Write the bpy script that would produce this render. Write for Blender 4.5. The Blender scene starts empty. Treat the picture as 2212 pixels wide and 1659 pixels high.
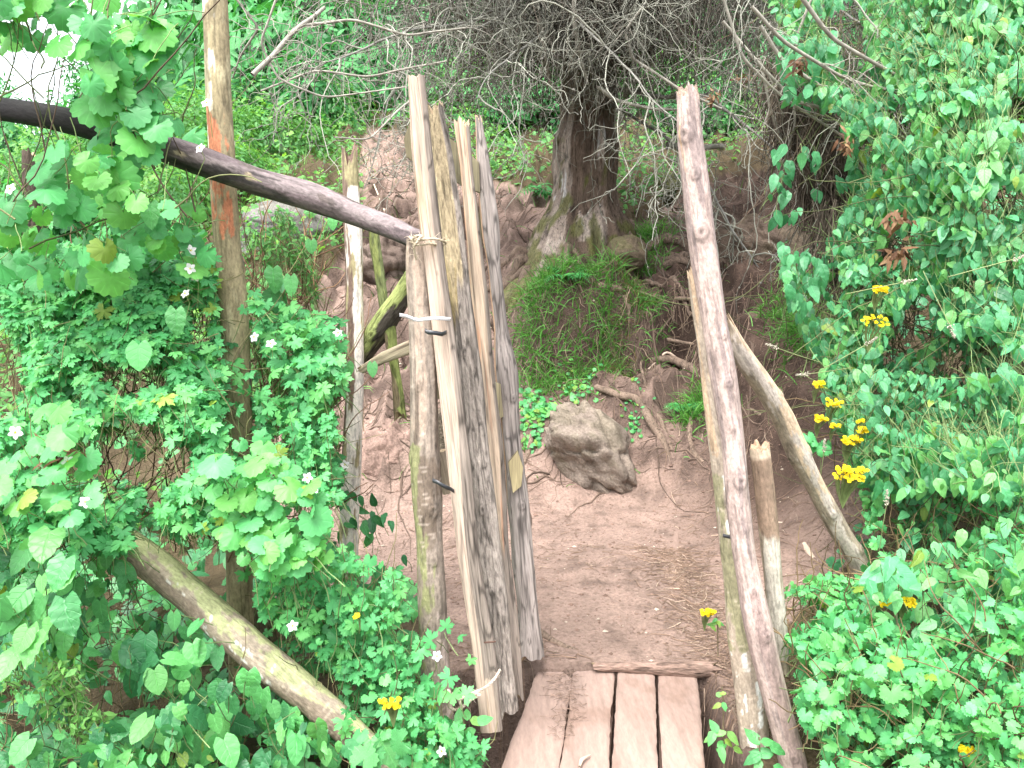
import bpy, math
import numpy as np
from mathutils import Matrix, Vector

R = math.radians
rng = np.random.default_rng(11)
sc = bpy.context.scene

# ------------------------------------------------------------------ camera, world, sun, exposure
CAMZ, TH, FL, CU, CV = 1.62, R(7.0), 1703.0, 1106.0, 829.5      # in pixels of a 2212 x 1659 picture
cam = bpy.data.cameras.new('camera'); camo = bpy.data.objects.new('camera', cam)
sc.collection.objects.link(camo); sc.camera = camo
cam.sensor_width = 36.0; cam.lens = 36.0 * FL / 2212.0
cam.clip_start = 0.05; cam.clip_end = 500
camo.location = (0, 0, CAMZ); camo.rotation_euler = (R(90) - TH, 0, 0)

world = bpy.data.worlds.new('World'); sc.world = world; world.use_nodes = True
wn = world.node_tree.nodes; wl = world.node_tree.links
sky = wn.new('ShaderNodeTexSky'); sky.sky_type = 'NISHITA'; sky.sun_disc = False
SUN_EL, SUN_ROT = R(62), R(205)
sky.sun_elevation = SUN_EL; sky.sun_rotation = SUN_ROT; sky.dust_density = 4.0; sky.air_density = 1.0; sky.ozone_density = 1.0
hs = wn.new('ShaderNodeHueSaturation'); hs.inputs['Saturation'].default_value = 0.22
wl.new(sky.outputs[0], hs.inputs['Color']); wl.new(hs.outputs[0], wn['Background'].inputs['Color'])
wn['Background'].inputs['Strength'].default_value = 0.15
sun = bpy.data.lights.new('sun', 'SUN'); suno = bpy.data.objects.new('sun', sun); sc.collection.objects.link(suno)
sun.energy = 1.0; sun.angle = R(40); sun.color = (1.0, 0.96, 0.9)
suno.rotation_euler = (R(90) - SUN_EL, 0, R(180) - SUN_ROT)     # light from behind the camera, high, a little to the left
suno.location = (0, 0, 12)
sc.view_settings.view_transform = 'Standard'; sc.view_settings.look = 'None'
sc.view_settings.exposure = 2.1; sc.view_settings.gamma = 1.0
sc.cycles.max_bounces = 7; sc.cycles.diffuse_bounces = 4; sc.cycles.glossy_bounces = 2
sc.cycles.transmission_bounces = 4; sc.cycles.transparent_max_bounces = 4
sc.cycles.use_denoising = True

# ------------------------------------------------------------------ small tools
C7, S7 = math.cos(TH), math.sin(TH)
def at(u, v, Y):
    u = np.asarray(u, float); v = np.asarray(v, float); Y = np.asarray(Y, float)
    a = (u - CU) / FL; b = (CV - v) / FL
    s = Y / (C7 + b * S7)
    return np.stack([a * s, Y + 0 * s, CAMZ + (b * C7 - S7) * s], -1)
def proj(P):
    P = np.asarray(P, float); y = P[..., 1]; z = P[..., 2] - CAMZ
    d = y * C7 - z * S7; up = y * S7 + z * C7
    return CU + FL * P[..., 0] / d, CV - FL * up / d
def px(n, Y): return n / FL * Y
def unit(a):
    return a / np.maximum(np.linalg.norm(a, axis=-1, keepdims=True), 1e-9)
def inpoly(u, v, poly):
    res = np.zeros(np.shape(u), bool); n = len(poly)
    for i in range(n):
        x1, y1 = poly[i]; x2, y2 = poly[(i + 1) % n]
        if y1 == y2: continue
        c = ((y1 > v) != (y2 > v)) & (u < (x2 - x1) * (v - y1) / (y2 - y1) + x1)
        res ^= c
    return res
def _h(ix, iy, iz, s):
    n = (ix.astype(np.int64) * 374761393 + iy.astype(np.int64) * 668265263 + iz.astype(np.int64) * 2147483647 + s * 974634777) & 0xffffffff
    n = ((n ^ (n >> 13)) * 1274126177) & 0xffffffff
    n = ((n ^ (n >> 16)) * 2246822519) & 0xffffffff
    return ((n ^ (n >> 15)) & 0xffffff) / float(0xffffff) * 2 - 1
def noise(x, y, z=0.0, s=0):
    x, y, z = np.broadcast_arrays(np.asarray(x, float), np.asarray(y, float), np.asarray(z, float))
    xi, yi, zi = np.floor(x), np.floor(y), np.floor(z)
    fx, fy, fz = x - xi, y - yi, z - zi
    fx = fx * fx * (3 - 2 * fx); fy = fy * fy * (3 - 2 * fy); fz = fz * fz * (3 - 2 * fz)
    r = 0
    for a in (0, 1):
        for b in (0, 1):
            for c in (0, 1):
                w = (fx if a else 1 - fx) * (fy if b else 1 - fy) * (fz if c else 1 - fz)
                r = r + w * _h(xi + a, yi + b, zi + c, s)
    return r
def fbm(x, y, z=0.0, s=0, o=4):
    r = 0; a = 1; t = 0
    for i in range(o):
        f = 2.03 ** i
        r = r + a * noise(np.asarray(x) * f + i * 7.1, np.asarray(y) * f + i * 3.3, np.asarray(z) * f + i * 5.7, s + i); t += a; a *= .5
    return r / t
def sstep(a, b, x):
    t = np.clip((x - a) / (b - a), 0, 1); return t * t * (3 - 2 * t)

class Geo:
    """collects vertices, quads, triangles, per-vertex uv and colour"""
    def __init__(s): s.V = []; s.Q = []; s.T = []; s.U = []; s.C = []; s.n = 0
    def add(s, V, Q=None, T=None, U=None, C=None):
        V = np.asarray(V, float).reshape(-1, 3); k = len(V); s.V.append(V)
        if Q is not None and len(Q): s.Q.append(np.asarray(Q, np.int64).reshape(-1, 4) + s.n)
        if T is not None and len(T): s.T.append(np.asarray(T, np.int64).reshape(-1, 3) + s.n)
        s.U.append(np.zeros((k, 2)) if U is None else np.asarray(U, float).reshape(-1, 2))
        s.C.append(np.ones((k, 3)) * .5 if C is None else np.broadcast_to(np.asarray(C, float), (k, 3)))
        s.n += k
    def build(s, name, mat, parent=None, loc=(0, 0, 0), M=None, smooth=True):
        V = np.concatenate(s.V); U = np.concatenate(s.U); C = np.concatenate(s.C)
        Q = np.concatenate(s.Q) if s.Q else np.zeros((0, 4), np.int64)
        T = np.concatenate(s.T) if s.T else np.zeros((0, 3), np.int64)
        loc = np.asarray(loc, float)
        if M is None: V = V - loc
        me = bpy.data.meshes.new(name)
        L = np.concatenate([Q.ravel(), T.ravel()])
        me.vertices.add(len(V)); me.vertices.foreach_set('co', V.ravel())
        me.loops.add(len(L)); me.loops.foreach_set('vertex_index', L)
        nq, nt = len(Q), len(T)
        st = np.concatenate([np.arange(nq) * 4, nq * 4 + np.arange(nt) * 3])
        me.polygons.add(nq + nt); me.polygons.foreach_set('loop_start', st)
        uv = me.uv_layers.new(name='UVMap'); uv.data.foreach_set('uv', U[L].ravel())
        ca = me.color_attributes.new('Col', 'FLOAT_COLOR', 'POINT')
        ca.data.foreach_set('color', np.concatenate([C, np.ones((len(C), 1))], 1).ravel())
        me.polygons.foreach_set('use_smooth', np.full(nq + nt, smooth))
        me.update(calc_edges=True); me.validate()
        me.materials.append(mat)
        o = bpy.data.objects.new(name, me); sc.collection.objects.link(o)
        if M is not None: o.matrix_world = M
        else: o.location = loc
        if parent is not None:
            bpy.context.view_layer.update()
            o.parent = parent; o.matrix_parent_inverse = parent.matrix_world.inverted()
        return o

def tag(o, label=None, cat=None, group=None, kind=None):
    if label: o['label'] = label
    if cat: o['category'] = cat
    if group: o['group'] = group
    if kind: o['kind'] = kind
    return o
def empty(name, loc, label=None, cat=None, group=None):
    o = bpy.data.objects.new(name, None); sc.collection.objects.link(o)
    o.location = loc; o.empty_display_size = .1
    tag(o, label, cat, group); bpy.context.view_layer.update()
    return o

def tubes(P, Rr, sides=4):
    """P (M,N,3), Rr (M,N) -> V, Q"""
    P = np.asarray(P, float); Rr = np.asarray(Rr, float)
    M, N, _ = P.shape
    t = np.gradient(P, axis=1); t = unit(t)
    ref = np.zeros((M, 1, 3)); m = np.abs(t.mean(1)); ref[np.arange(M), 0, np.argmin(m, -1)] = 1
    a = unit(np.cross(t, ref)); b = np.cross(t, a)
    th = np.arange(sides) / sides * 2 * np.pi
    V = P[:, :, None, :] + Rr[:, :, None, None] * (a[:, :, None, :] * np.cos(th)[:, None] + b[:, :, None, :] * np.sin(th)[:, None])
    i = np.arange(M)[:, None, None] * N * sides; j = np.arange(N - 1)[:, None] * sides; k = np.arange(sides); k2 = (k + 1) % sides
    Q = np.stack([i + j + k, i + j + k2, i + j + sides + k2, i + j + sides + k], -1)
    return V.reshape(-1, 3), Q.reshape(-1, 4)
def walks(S, D, L, n, wig, grav):
    S = np.asarray(S, float); M = len(S); P = np.zeros((M, n, 3)); P[:, 0] = S; d = unit(np.asarray(D, float))
    L = np.broadcast_to(L, (M,)); dd = np.zeros((M, n, 3)); dd[:, 0] = d
    for i in range(1, n):
        d = unit(d + rng.normal(size=(M, 3)) * wig + np.array([0, 0, -grav]))
        P[:, i] = P[:, i - 1] + d * (L / (n - 1))[:, None]; dd[:, i] = d
    return P, dd
def kids(P, dd, k, lo, hi, spread, keep=.5):
    M, n, _ = P.shape
    pi = np.repeat(np.arange(M), k); f = rng.uniform(lo, hi, M * k) * (n - 1)
    i0 = np.floor(f).astype(int); i0 = np.minimum(i0, n - 2); fr = (f - i0)[:, None]
    S = P[pi, i0] * (1 - fr) + P[pi, i0 + 1] * fr
    D = unit(dd[pi, i0] * keep + rng.normal(size=(M * k, 3)) * spread)
    return S, D
def taper(n, M, r0, r1):
    return np.linspace(0, 1, n)[None, :] * (np.asarray(r1) - np.asarray(r0)).reshape(-1, 1) * np.ones((M, 1)) + np.asarray(r0).reshape(-1, 1)

# ------------------------------------------------------------------ materials
def newmat(name):
    m = bpy.data.materials.new(name); m.use_nodes = True; nt = m.node_tree; nt.nodes.clear()
    out = nt.nodes.new('ShaderNodeOutputMaterial'); return m, nt.nodes, nt.links, out
def ramp(N, stops):
    r = N.new('ShaderNodeValToRGB'); e = r.color_ramp.elements
    while len(e) < len(stops): e.new(.5)
    for i, (p, c) in enumerate(stops): e[i].position = p; e[i].color = (*c, 1) if len(c) == 3 else c
    return r
def surf_mat(name, scale=(1, 1, 1), fine=60, amp=.35, bump=.4, dist=.004, rough=.85, spec=.2, coarse=9, coord='Object', streak=0.0, sfreq=70, sz=.05):
    """vertex colour 'Col' times two procedural noises, with bump"""
    m, N, L, out = newmat(name)
    b = N.new('ShaderNodeBsdfPrincipled'); L.new(b.outputs[0], out.inputs[0])
    b.inputs['Roughness'].default_value = rough; b.inputs['Specular IOR Level'].default_value = spec
    at_ = N.new('ShaderNodeAttribute'); at_.attribute_name = 'Col'
    tc = N.new('ShaderNodeTexCoord'); mp = N.new('ShaderNodeMapping'); mp.inputs['Scale'].default_value = scale
    L.new(tc.outputs[coord], mp.inputs[0])
    n1 = N.new('ShaderNodeTexNoise'); n1.inputs['Scale'].default_value = fine; n1.inputs['Detail'].default_value = 6; n1.inputs['Roughness'].default_value = .65
    n2 = N.new('ShaderNodeTexNoise'); n2.inputs['Scale'].default_value = coarse; n2.inputs['Detail'].default_value = 4
    L.new(mp.outputs[0], n1.inputs[0]); L.new(mp.outputs[0], n2.inputs[0])
    def rng_(n, a):
        r = N.new('ShaderNodeMapRange'); r.inputs['From Min'].default_value = .25; r.inputs['From Max'].default_value = .75
        r.inputs['To Min'].default_value = 1 - a; r.inputs['To Max'].default_value = 1 + a; L.new(n.outputs[0], r.inputs[0]); return r
    r1 = rng_(n1, amp); r2 = rng_(n2, amp * .6)
    mu = N.new('ShaderNodeMath'); mu.operation = 'MULTIPLY'; L.new(r1.outputs[0], mu.inputs[0]); L.new(r2.outputs[0], mu.inputs[1])
    vm = N.new('ShaderNodeVectorMath'); vm.operation = 'SCALE'; L.new(at_.outputs['Color'], vm.inputs[0]); L.new(mu.outputs[0], vm.inputs['Scale'])
    colout = vm.outputs[0]
    if streak:
        m2 = N.new('ShaderNodeMapping'); m2.inputs['Scale'].default_value = (1, 1, sz); L.new(tc.outputs[coord], m2.inputs[0])
        n3 = N.new('ShaderNodeTexNoise'); n3.inputs['Scale'].default_value = sfreq; n3.inputs['Detail'].default_value = 3; n3.inputs['Distortion'].default_value = .6; L.new(m2.outputs[0], n3.inputs[0])
        r3 = N.new('ShaderNodeMapRange'); r3.inputs['From Min'].default_value = .56; r3.inputs['From Max'].default_value = .64; r3.inputs['To Min'].default_value = 1; r3.inputs['To Max'].default_value = 1 - streak; L.new(n3.outputs[0], r3.inputs[0])
        v3 = N.new('ShaderNodeVectorMath'); v3.operation = 'SCALE'; L.new(colout, v3.inputs[0]); L.new(r3.outputs[0], v3.inputs['Scale']); colout = v3.outputs[0]
    L.new(colout, b.inputs['Base Color'])
    ad = N.new('ShaderNodeMath'); ad.operation = 'ADD'; L.new(n1.outputs[0], ad.inputs[0]); L.new(n2.outputs[0], ad.inputs[1])
    bp = N.new('ShaderNodeBump'); bp.inputs['Strength'].default_value = bump; bp.inputs['Distance'].default_value = dist
    L.new(ad.outputs[0], bp.inputs['Height']); L.new(bp.outputs[0], b.inputs['Normal'])
    return m
M_soil = surf_mat('soil', streak=.22, sfreq=38, sz=1.0, fine=55, amp=.30, bump=1.0, dist=.02, coarse=5, rough=.9, spec=.15)
M_wood = surf_mat('split_wood', streak=.38, sfreq=110, sz=.03, scale=(1, 1, .05), fine=190, amp=.36, bump=.5, dist=.003, coarse=40)
M_bark = surf_mat('bark', streak=.30, sfreq=60, sz=.12, scale=(1, 1, .5), fine=110, amp=.42, bump=.8, dist=.004, coarse=22, rough=.75, spec=.3)
M_rough = surf_mat('rough_bark', streak=.5, sfreq=60, sz=.16, scale=(1, 1, .25), fine=110, amp=.5, bump=1, dist=.012, coarse=14, rough=.9)
M_plank = surf_mat('muddy_plank', scale=(1, .25, 1), fine=70, amp=.20, bump=.5, dist=.003, coarse=6, rough=.9)
M_rock = surf_mat('rock', fine=60, amp=.42, bump=1, dist=.015, coarse=8, rough=.95, spec=.1)
M_twig = surf_mat('twig', fine=30, amp=.3, bump=0, dist=.001, rough=.85)
M_rope = surf_mat('rope', fine=200, amp=.3, bump=.6, dist=.002, coarse=60)

def leaf_mat(name, cols, gloss=.35, veins=7, trans=.35, vein_gain=.35, rough=.42, lobed=False):
    """cols: ramp of leaf colours picked by Col.r; Col.g is a brightness factor"""
    m, N, L, out = newmat(name)
    at_ = N.new('ShaderNodeAttribute'); at_.attribute_name = 'Col'
    sp = N.new('ShaderNodeSeparateColor'); L.new(at_.outputs['Color'], sp.inputs[0])
    k = len(cols); rp = ramp(N, [(i / (k - 1), c) for i, c in enumerate(cols)]); L.new(sp.outputs[0], rp.inputs[0])
    uv = N.new('ShaderNodeUVMap'); sx = N.new('ShaderNodeSeparateXYZ'); L.new(uv.outputs[0], sx.inputs[0])
    def math_(op, a, b=None, c=None):
        n = N.new('ShaderNodeMath'); n.operation = op
        for i, x in enumerate((a, b, c)):
            if x is None: continue
            if isinstance(x, (int, float)): n.inputs[i].default_value = x
            else: L.new(x, n.inputs[i])
        return n.outputs[0]
    ax = math_('ABSOLUTE', sx.outputs[0])
    # uv.x: 0 on a vein, 1 at the margin; uv.y along
    if lobed:
        mid = math_('SUBTRACT', 1.0, math_('MULTIPLY', ax, 9.0)); vv = math_('MULTIPLY', math_('MAXIMUM', mid, 0.0), .6)
    else:
        mid = math_('MAXIMUM', math_('SUBTRACT', 1.0, math_('MULTIPLY', ax, 12.0)), 0.0)
        w = math_('FRACT', math_('SUBTRACT', math_('MULTIPLY', sx.outputs[1], float(veins)), math_('MULTIPLY', ax, 1.6)))
        w = math_('ABSOLUTE', math_('SUBTRACT', w, .5))
        sv = math_('MULTIPLY', math_('MAXIMUM', math_('SUBTRACT', 1.0, math_('MULTIPLY', w, 9.0)), 0.0), .5)
        vv = math_('MAXIMUM', mid, sv)
    tc = N.new('ShaderNodeTexCoord'); nz = N.new('ShaderNodeTexNoise'); nz.inputs['Scale'].default_value = 55; nz.inputs['Detail'].default_value = 3
    L.new(tc.outputs['Object'], nz.inputs[0])
    f = math_('ADD', math_('MULTIPLY', nz.outputs[0], .5), .75)
    f = math_('MULTIPLY', f, math_('ADD', 1.0, math_('MULTIPLY', vv, vein_gain)))
    f = math_('MULTIPLY', f, math_('MULTIPLY', sp.outputs[1], 2.0))
    vm = N.new('ShaderNodeVectorMath'); vm.operation = 'SCALE'; L.new(rp.outputs[0], vm.inputs[0]); L.new(f, vm.inputs['Scale'])
    d = N.new('ShaderNodeBsdfPrincipled'); d.inputs['Roughness'].default_value = rough; d.inputs['Specular IOR Level'].default_value = gloss
    L.new(vm.outputs[0], d.inputs['Base Color'])
    bp = N.new('ShaderNodeBump'); bp.inputs['Strength'].default_value = .25 if lobed else .5; bp.inputs['Distance'].default_value = .004
    bp.invert = True; L.new(vv, bp.inputs['Height']); L.new(bp.outputs[0], d.inputs['Normal'])
    tr = N.new('ShaderNodeBsdfTranslucent')
    v2 = N.new('ShaderNodeVectorMath'); v2.operation = 'MULTIPLY'; L.new(vm.outputs[0], v2.inputs[0]); v2.inputs[1].default_value = (1.3, 1.25, .6)
    L.new(v2.outputs[0], tr.inputs[0])
    mx = N.new('ShaderNodeMixShader'); mx.inputs[0].default_value = trans
    L.new(d.outputs[0], mx.inputs[1]); L.new(tr.outputs[0], mx.inputs[2]); L.new(mx.outputs[0], out.inputs[0])
    return m
L_vine = leaf_mat('vine_leaf', [(0.044, 0.201, 0.06), (0.072, 0.314, 0.1), (0.105, 0.402, 0.142), (0.14, 0.452, 0.106), (0.228, 0.353, 0.061)], lobed=True)
L_ger = leaf_mat('geranium_leaf', [(0.044, 0.201, 0.065), (0.082, 0.339, 0.118), (0.115, 0.439, 0.165), (0.14, 0.477, 0.154), (0.228, 0.353, 0.061)], lobed=True, gloss=.25)
L_heart = leaf_mat('heart_leaf', [(0.03, 0.151, 0.06), (0.054, 0.241, 0.089), (0.096, 0.361, 0.118), (0.125, 0.414, 0.124), (0.228, 0.353, 0.061)], gloss=.5, veins=5)
L_ovate = leaf_mat('ovate_leaf', [(0.034, 0.175, 0.071), (0.067, 0.288, 0.118), (0.105, 0.389, 0.177), (0.144, 0.426, 0.135), (0.228, 0.353, 0.061)], gloss=.6, veins=6)
L_small = leaf_mat('small_leaf', [(0.05, 0.17, 0.045), (0.095, 0.28, 0.085), (0.15, 0.37, 0.11), (0.2, 0.42, 0.075)], gloss=.3, trans=.45)
L_far = leaf_mat('far_leaf', [(0.022, 0.115, 0.037), (0.05, 0.23, 0.063), (0.077, 0.346, 0.095), (0.121, 0.435, 0.105)], gloss=.35, trans=.3)
L_grass = leaf_mat('grass_blade', [(.17, .13, .07), (.07, .20, .04), (.09, .27, .05), (.15, .36, .08)], gloss=.25, veins=0, vein_gain=0)
L_dry = leaf_mat('dry_leaf', [(.06, .03, .018), (.13, .065, .035), (.20, .115, .06), (.27, .18, .10)], gloss=.2, trans=.15)
L_white = leaf_mat('white_petal', [(.78, .74, .80), (.82, .80, .84)], gloss=.2, trans=.3, vein_gain=-.1)
L_yel = leaf_mat('yellow_petal', [(.80, .55, .01), (.85, .68, .02)], gloss=.2, trans=.2, vein_gain=0)

# ------------------------------------------------------------------ terrain
CP = [  # u, v, Y  (2212-wide picture) : points of the ground
 (1300,1659,2.5),(1400,1430,3.2),(1250,1500,2.95),(1350,1200,4.4),(1300,1045,5.6),(1500,1045,5.5),(1700,1050,5.0),(1780,1230,4.0),(1700,1300,3.8),
 (1150,1250,4.1),(860,1100,5.2),(800,1250,4.4),(650,1250,4.4),(850,950,6.0),(840,750,7.2),(850,560,8.3),(700,720,7.3),(1000,640,8.0),(1050,480,9.5),
 (900,420,10.6),(850,330,12.5),(820,290,13.5),(1200,845,6.35),(1250,630,7.05),(1400,650,7.0),(1120,710,7.1),(1150,900,6.2),(1130,980,5.9),(1320,590,7.5),(1180,590,7.5),(1260,510,8.3),
 (1450,860,6.2),(1450,780,6.55),(1620,850,5.9),(1650,740,6.3),(1590,690,6.7),(1480,600,7.5),(1600,450,9.0),(1500,400,9.8),(1650,380,10),(1720,650,6.4),
 (1750,850,5.4),(1800,1000,4.8),(1850,700,6.0),(1400,330,12),(1130,330,12.5),(600,480,9.5),(640,610,8.0),(500,1000,5.4),(300,1250,4.3),(100,1500,3.2),
 (500,1350,3.9),(600,390,11),(600,290,14.5),(2000,1000,4.9),(2000,600,6.8),(2200,1200,3.7),(2100,1600,2.6),(2050,300,10),(1700,1659,2.5),(900,1659,2.5),
 (850,1400,3.4),(1000,1400,3.35),(900,150,22),(1400,150,20),(1800,150,18)]
cp = at(np.array([c[0] for c in CP]), np.array([c[1] for c in CP]), np.array([c[2] for c in CP]))
extra = np.array([(-2, 0, -.1), (2, 0, -.1), (0, 0, -.1), (0, -4, -.1), (-8, 2, .2), (8, 3, .6), (-6, 8, 1.2), (-12, 12, 2.0), (-9, 20, 3.2), (-20, 25, 3.5), (-20, 45, 6), (-6, 30, 7),
                  (0, 30, 9), (10, 30, 10), (12, 14, 5), (9, 9, 3), (20, 25, 9), (0, 48, 15), (20, 48, 15), (-20, 0, 0), (20, 0, 1), (5.5, 5, 1.5), (-4.5, 5, .4), (-3, 3, .1), (3, 2, .1)])
cp = np.concatenate([cp, extra])
def tps(r): return np.where(r > 1e-9, r * r * np.log(np.maximum(r, 1e-9)), 0)
_n = len(cp); _D = np.linalg.norm(cp[:, None, :2] - cp[None, :, :2], axis=-1)
_A = np.zeros((_n + 3, _n + 3)); _A[:_n, :_n] = tps(_D) + np.eye(_n) * .02; _A[:_n, _n] = 1; _A[:_n, _n + 1:] = cp[:, :2]; _A[_n:, :_n] = _A[:_n, _n:].T
_w = np.linalg.solve(_A, np.concatenate([cp[:, 2], [0, 0, 0]]))
def hbase(x, y):
    sh = np.shape(x); x = np.ravel(x); y = np.ravel(y); r = np.zeros(len(x))
    for s in range(0, len(x), 40000):
        e = slice(s, s + 40000)
        d = np.hypot(x[e][:, None] - cp[:, 0], y[e][:, None] - cp[:, 1])
        r[e] = tps(d) @ _w[:_n] + _w[_n] + _w[_n + 1] * x[e] + _w[_n + 2] * y[e]
    return r.reshape(sh)
PX0, PX1, PY1 = -.12, .74, 3.10                               # plank bridge footprint at its far end
FOOT = [(rng.uniform(-.3, .95), rng.uniform(3.3, 6.0), rng.uniform(-.7, .7)) for _ in range(22)]
def hgt(x, y):
    x = np.asarray(x, float); y = np.asarray(y, float)
    z = hbase(x, y)
    bank = sstep(4.9, 6.4, y) * (1 - sstep(20, 30, y) * .5) + .25 * sstep(.9, 1.6, np.abs(x - .25)) * (y < 6)
    bank = np.clip(bank, 0, 1)
    z = z + .009 * fbm(x * 3, y * 3, s=1) + .012 * fbm(x * 9, y * 9, s=2, o=3) * (.5 + bank)
    lump = np.abs(fbm(x * 1.3, y * 1.3, s=5, o=4)); z = z + bank * (.42 * (lump - .2) + .16 * (.5 - np.abs(noise(x * 2.6 + 2 * noise(x, y, s=8), y * 2.0, s=9)) * 1.6) + .08 * (.5 - np.abs(noise(x * 6.5 + y, y * 5.5, s=14)) * 1.8) + .06 * fbm(x * 6, y * 6, s=12))
    z = z + .35 * bank * sstep(5.8, 6.8, y) * (.06 * np.abs(fbm(x * 4.5, y * 4.5, s=13)) * 2 - .03)
    wy = y + .16 * noise(x * 2.6, y * .6, s=71) + .06 * noise(x * 8, y * 2, s=72); wx = sstep(-.25, .15, x) * (1 - sstep(1.35, 1.75, x))
    z = z + .62 * wx * (sstep(6.55, 6.80, wy) - np.clip((wy - 6.3) / .75, 0, 1))
    t_ = y * 1.5 + 1.5 * noise(x * .9, y * .7, s=73); sw = t_ - np.floor(t_); z = z + bank * (1 - wx * (y < 7.3)) * sstep(5.8, 6.6, y) * (1 - sstep(14, 18, y)) * .16 * (sstep(.0, .32, sw) - sw)
    for fx, fy, fa in FOOT:
        dx, dy = x - fx, y - fy; a_ = dx * math.cos(fa) + dy * math.sin(fa); b_ = -dx * math.sin(fa) + dy * math.cos(fa)
        q_ = (a_ / .05) ** 2 + (b_ / .13) ** 2; z = z - .011 * np.exp(-q_ ** 1.5) + .005 * np.exp(-(q_ - 1.8) ** 2 * 3)
    cut = sstep(PX0 - .16, PX0 - .02, x) * (1 - sstep(PX1 + .0, PX1 + .1, x)) * (1 - sstep(PY1 - .0, PY1 + .09, y))
    return z - .5 * cut
def axis(segs):
    a = []
    for lo, hi, st in segs: a.append(np.arange(lo, hi, st))
    return np.concatenate(a)
gx = axis([(-45, -12, 1.5), (-12, -4, .25), (-4, -2.4, .06), (-2.4, 3.6, .021), (3.6, 6, .06), (6, 14, .25), (14, 46, 1.5)])
gy = axis([(-8, 1.8, .5), (1.8, 2.4, .06), (2.4, 9.0, .022), (9.0, 15, .045), (15, 25, .25), (25, 61, 1.5)])
X, Y = np.meshgrid(gx, gy); Z = hgt(X, Y)
g = Geo(); V = np.stack([X, Y, Z], -1); ny, nx = X.shape
i, j = np.meshgrid(np.arange(ny - 1), np.arange(nx - 1), indexing='ij'); i = i.ravel(); j = j.ravel()
Q = np.stack([i * nx + j, i * nx + j + 1, (i + 1) * nx + j + 1, (i + 1) * nx + j], -1)
BARE = [(790,275),(900,290),(960,380),(1100,395),(1180,420),(1330,480),(1420,460),(1500,400),(1560,375),(1720,360),(1770,560),(1720,700),(1800,900),(1850,1050),(1900,1150),(1700,1350),(1600,1700),(1000,1700),(900,1300),(600,1300),(560,1100),(640,760),(650,650),(730,560),(790,470),(770,380)]
uu, vv = proj(V.reshape(-1, 3)); bare = inpoly(uu, vv, BARE).reshape(X.shape) & (Y > 1)
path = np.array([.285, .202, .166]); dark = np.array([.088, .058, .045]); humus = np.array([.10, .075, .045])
wet_shade = sstep(1380, 1620, uu).reshape(X.shape) * sstep(3.9, 5.2, Y) * .9 + sstep(5.6, 6.6, Y) * (1 - sstep(7.5, 9, Y)) * sstep(1080, 1200, uu).reshape(X.shape) * .75  # darker damp soil of the bank, with some tree shade painted into it
wet_shade = np.clip(wet_shade + .35 * fbm(X * 1.7, Y * 1.7, s=31), 0, 1)
col = path[None, None] * (1 - wet_shade[..., None]) + dark * wet_shade[..., None]
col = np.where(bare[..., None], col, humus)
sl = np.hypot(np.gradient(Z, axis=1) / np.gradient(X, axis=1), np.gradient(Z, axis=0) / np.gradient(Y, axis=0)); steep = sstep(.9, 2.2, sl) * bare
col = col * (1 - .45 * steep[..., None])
spots = sstep(.25, .5, fbm(X * 11, Y * 11, s=40, o=3))
col = col * (1 - .3 * spots[..., None]) * (1 + .16 * fbm(X * 4, Y * 4, s=33)[..., None])
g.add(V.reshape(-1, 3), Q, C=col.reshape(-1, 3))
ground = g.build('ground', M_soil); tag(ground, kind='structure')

def on_ground(n, ylo, yhi, xlo, xhi, poly=None, inside=True):
    x = rng.uniform(xlo, xhi, n); y = rng.uniform(ylo, yhi, n); z = hgt(x, y)
    P = np.stack([x, y, z], -1)
    if poly is not None:
        u, v = proj(P); k = inpoly(u, v, poly)
        P = P[k if inside else ~k]
    return P

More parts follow.
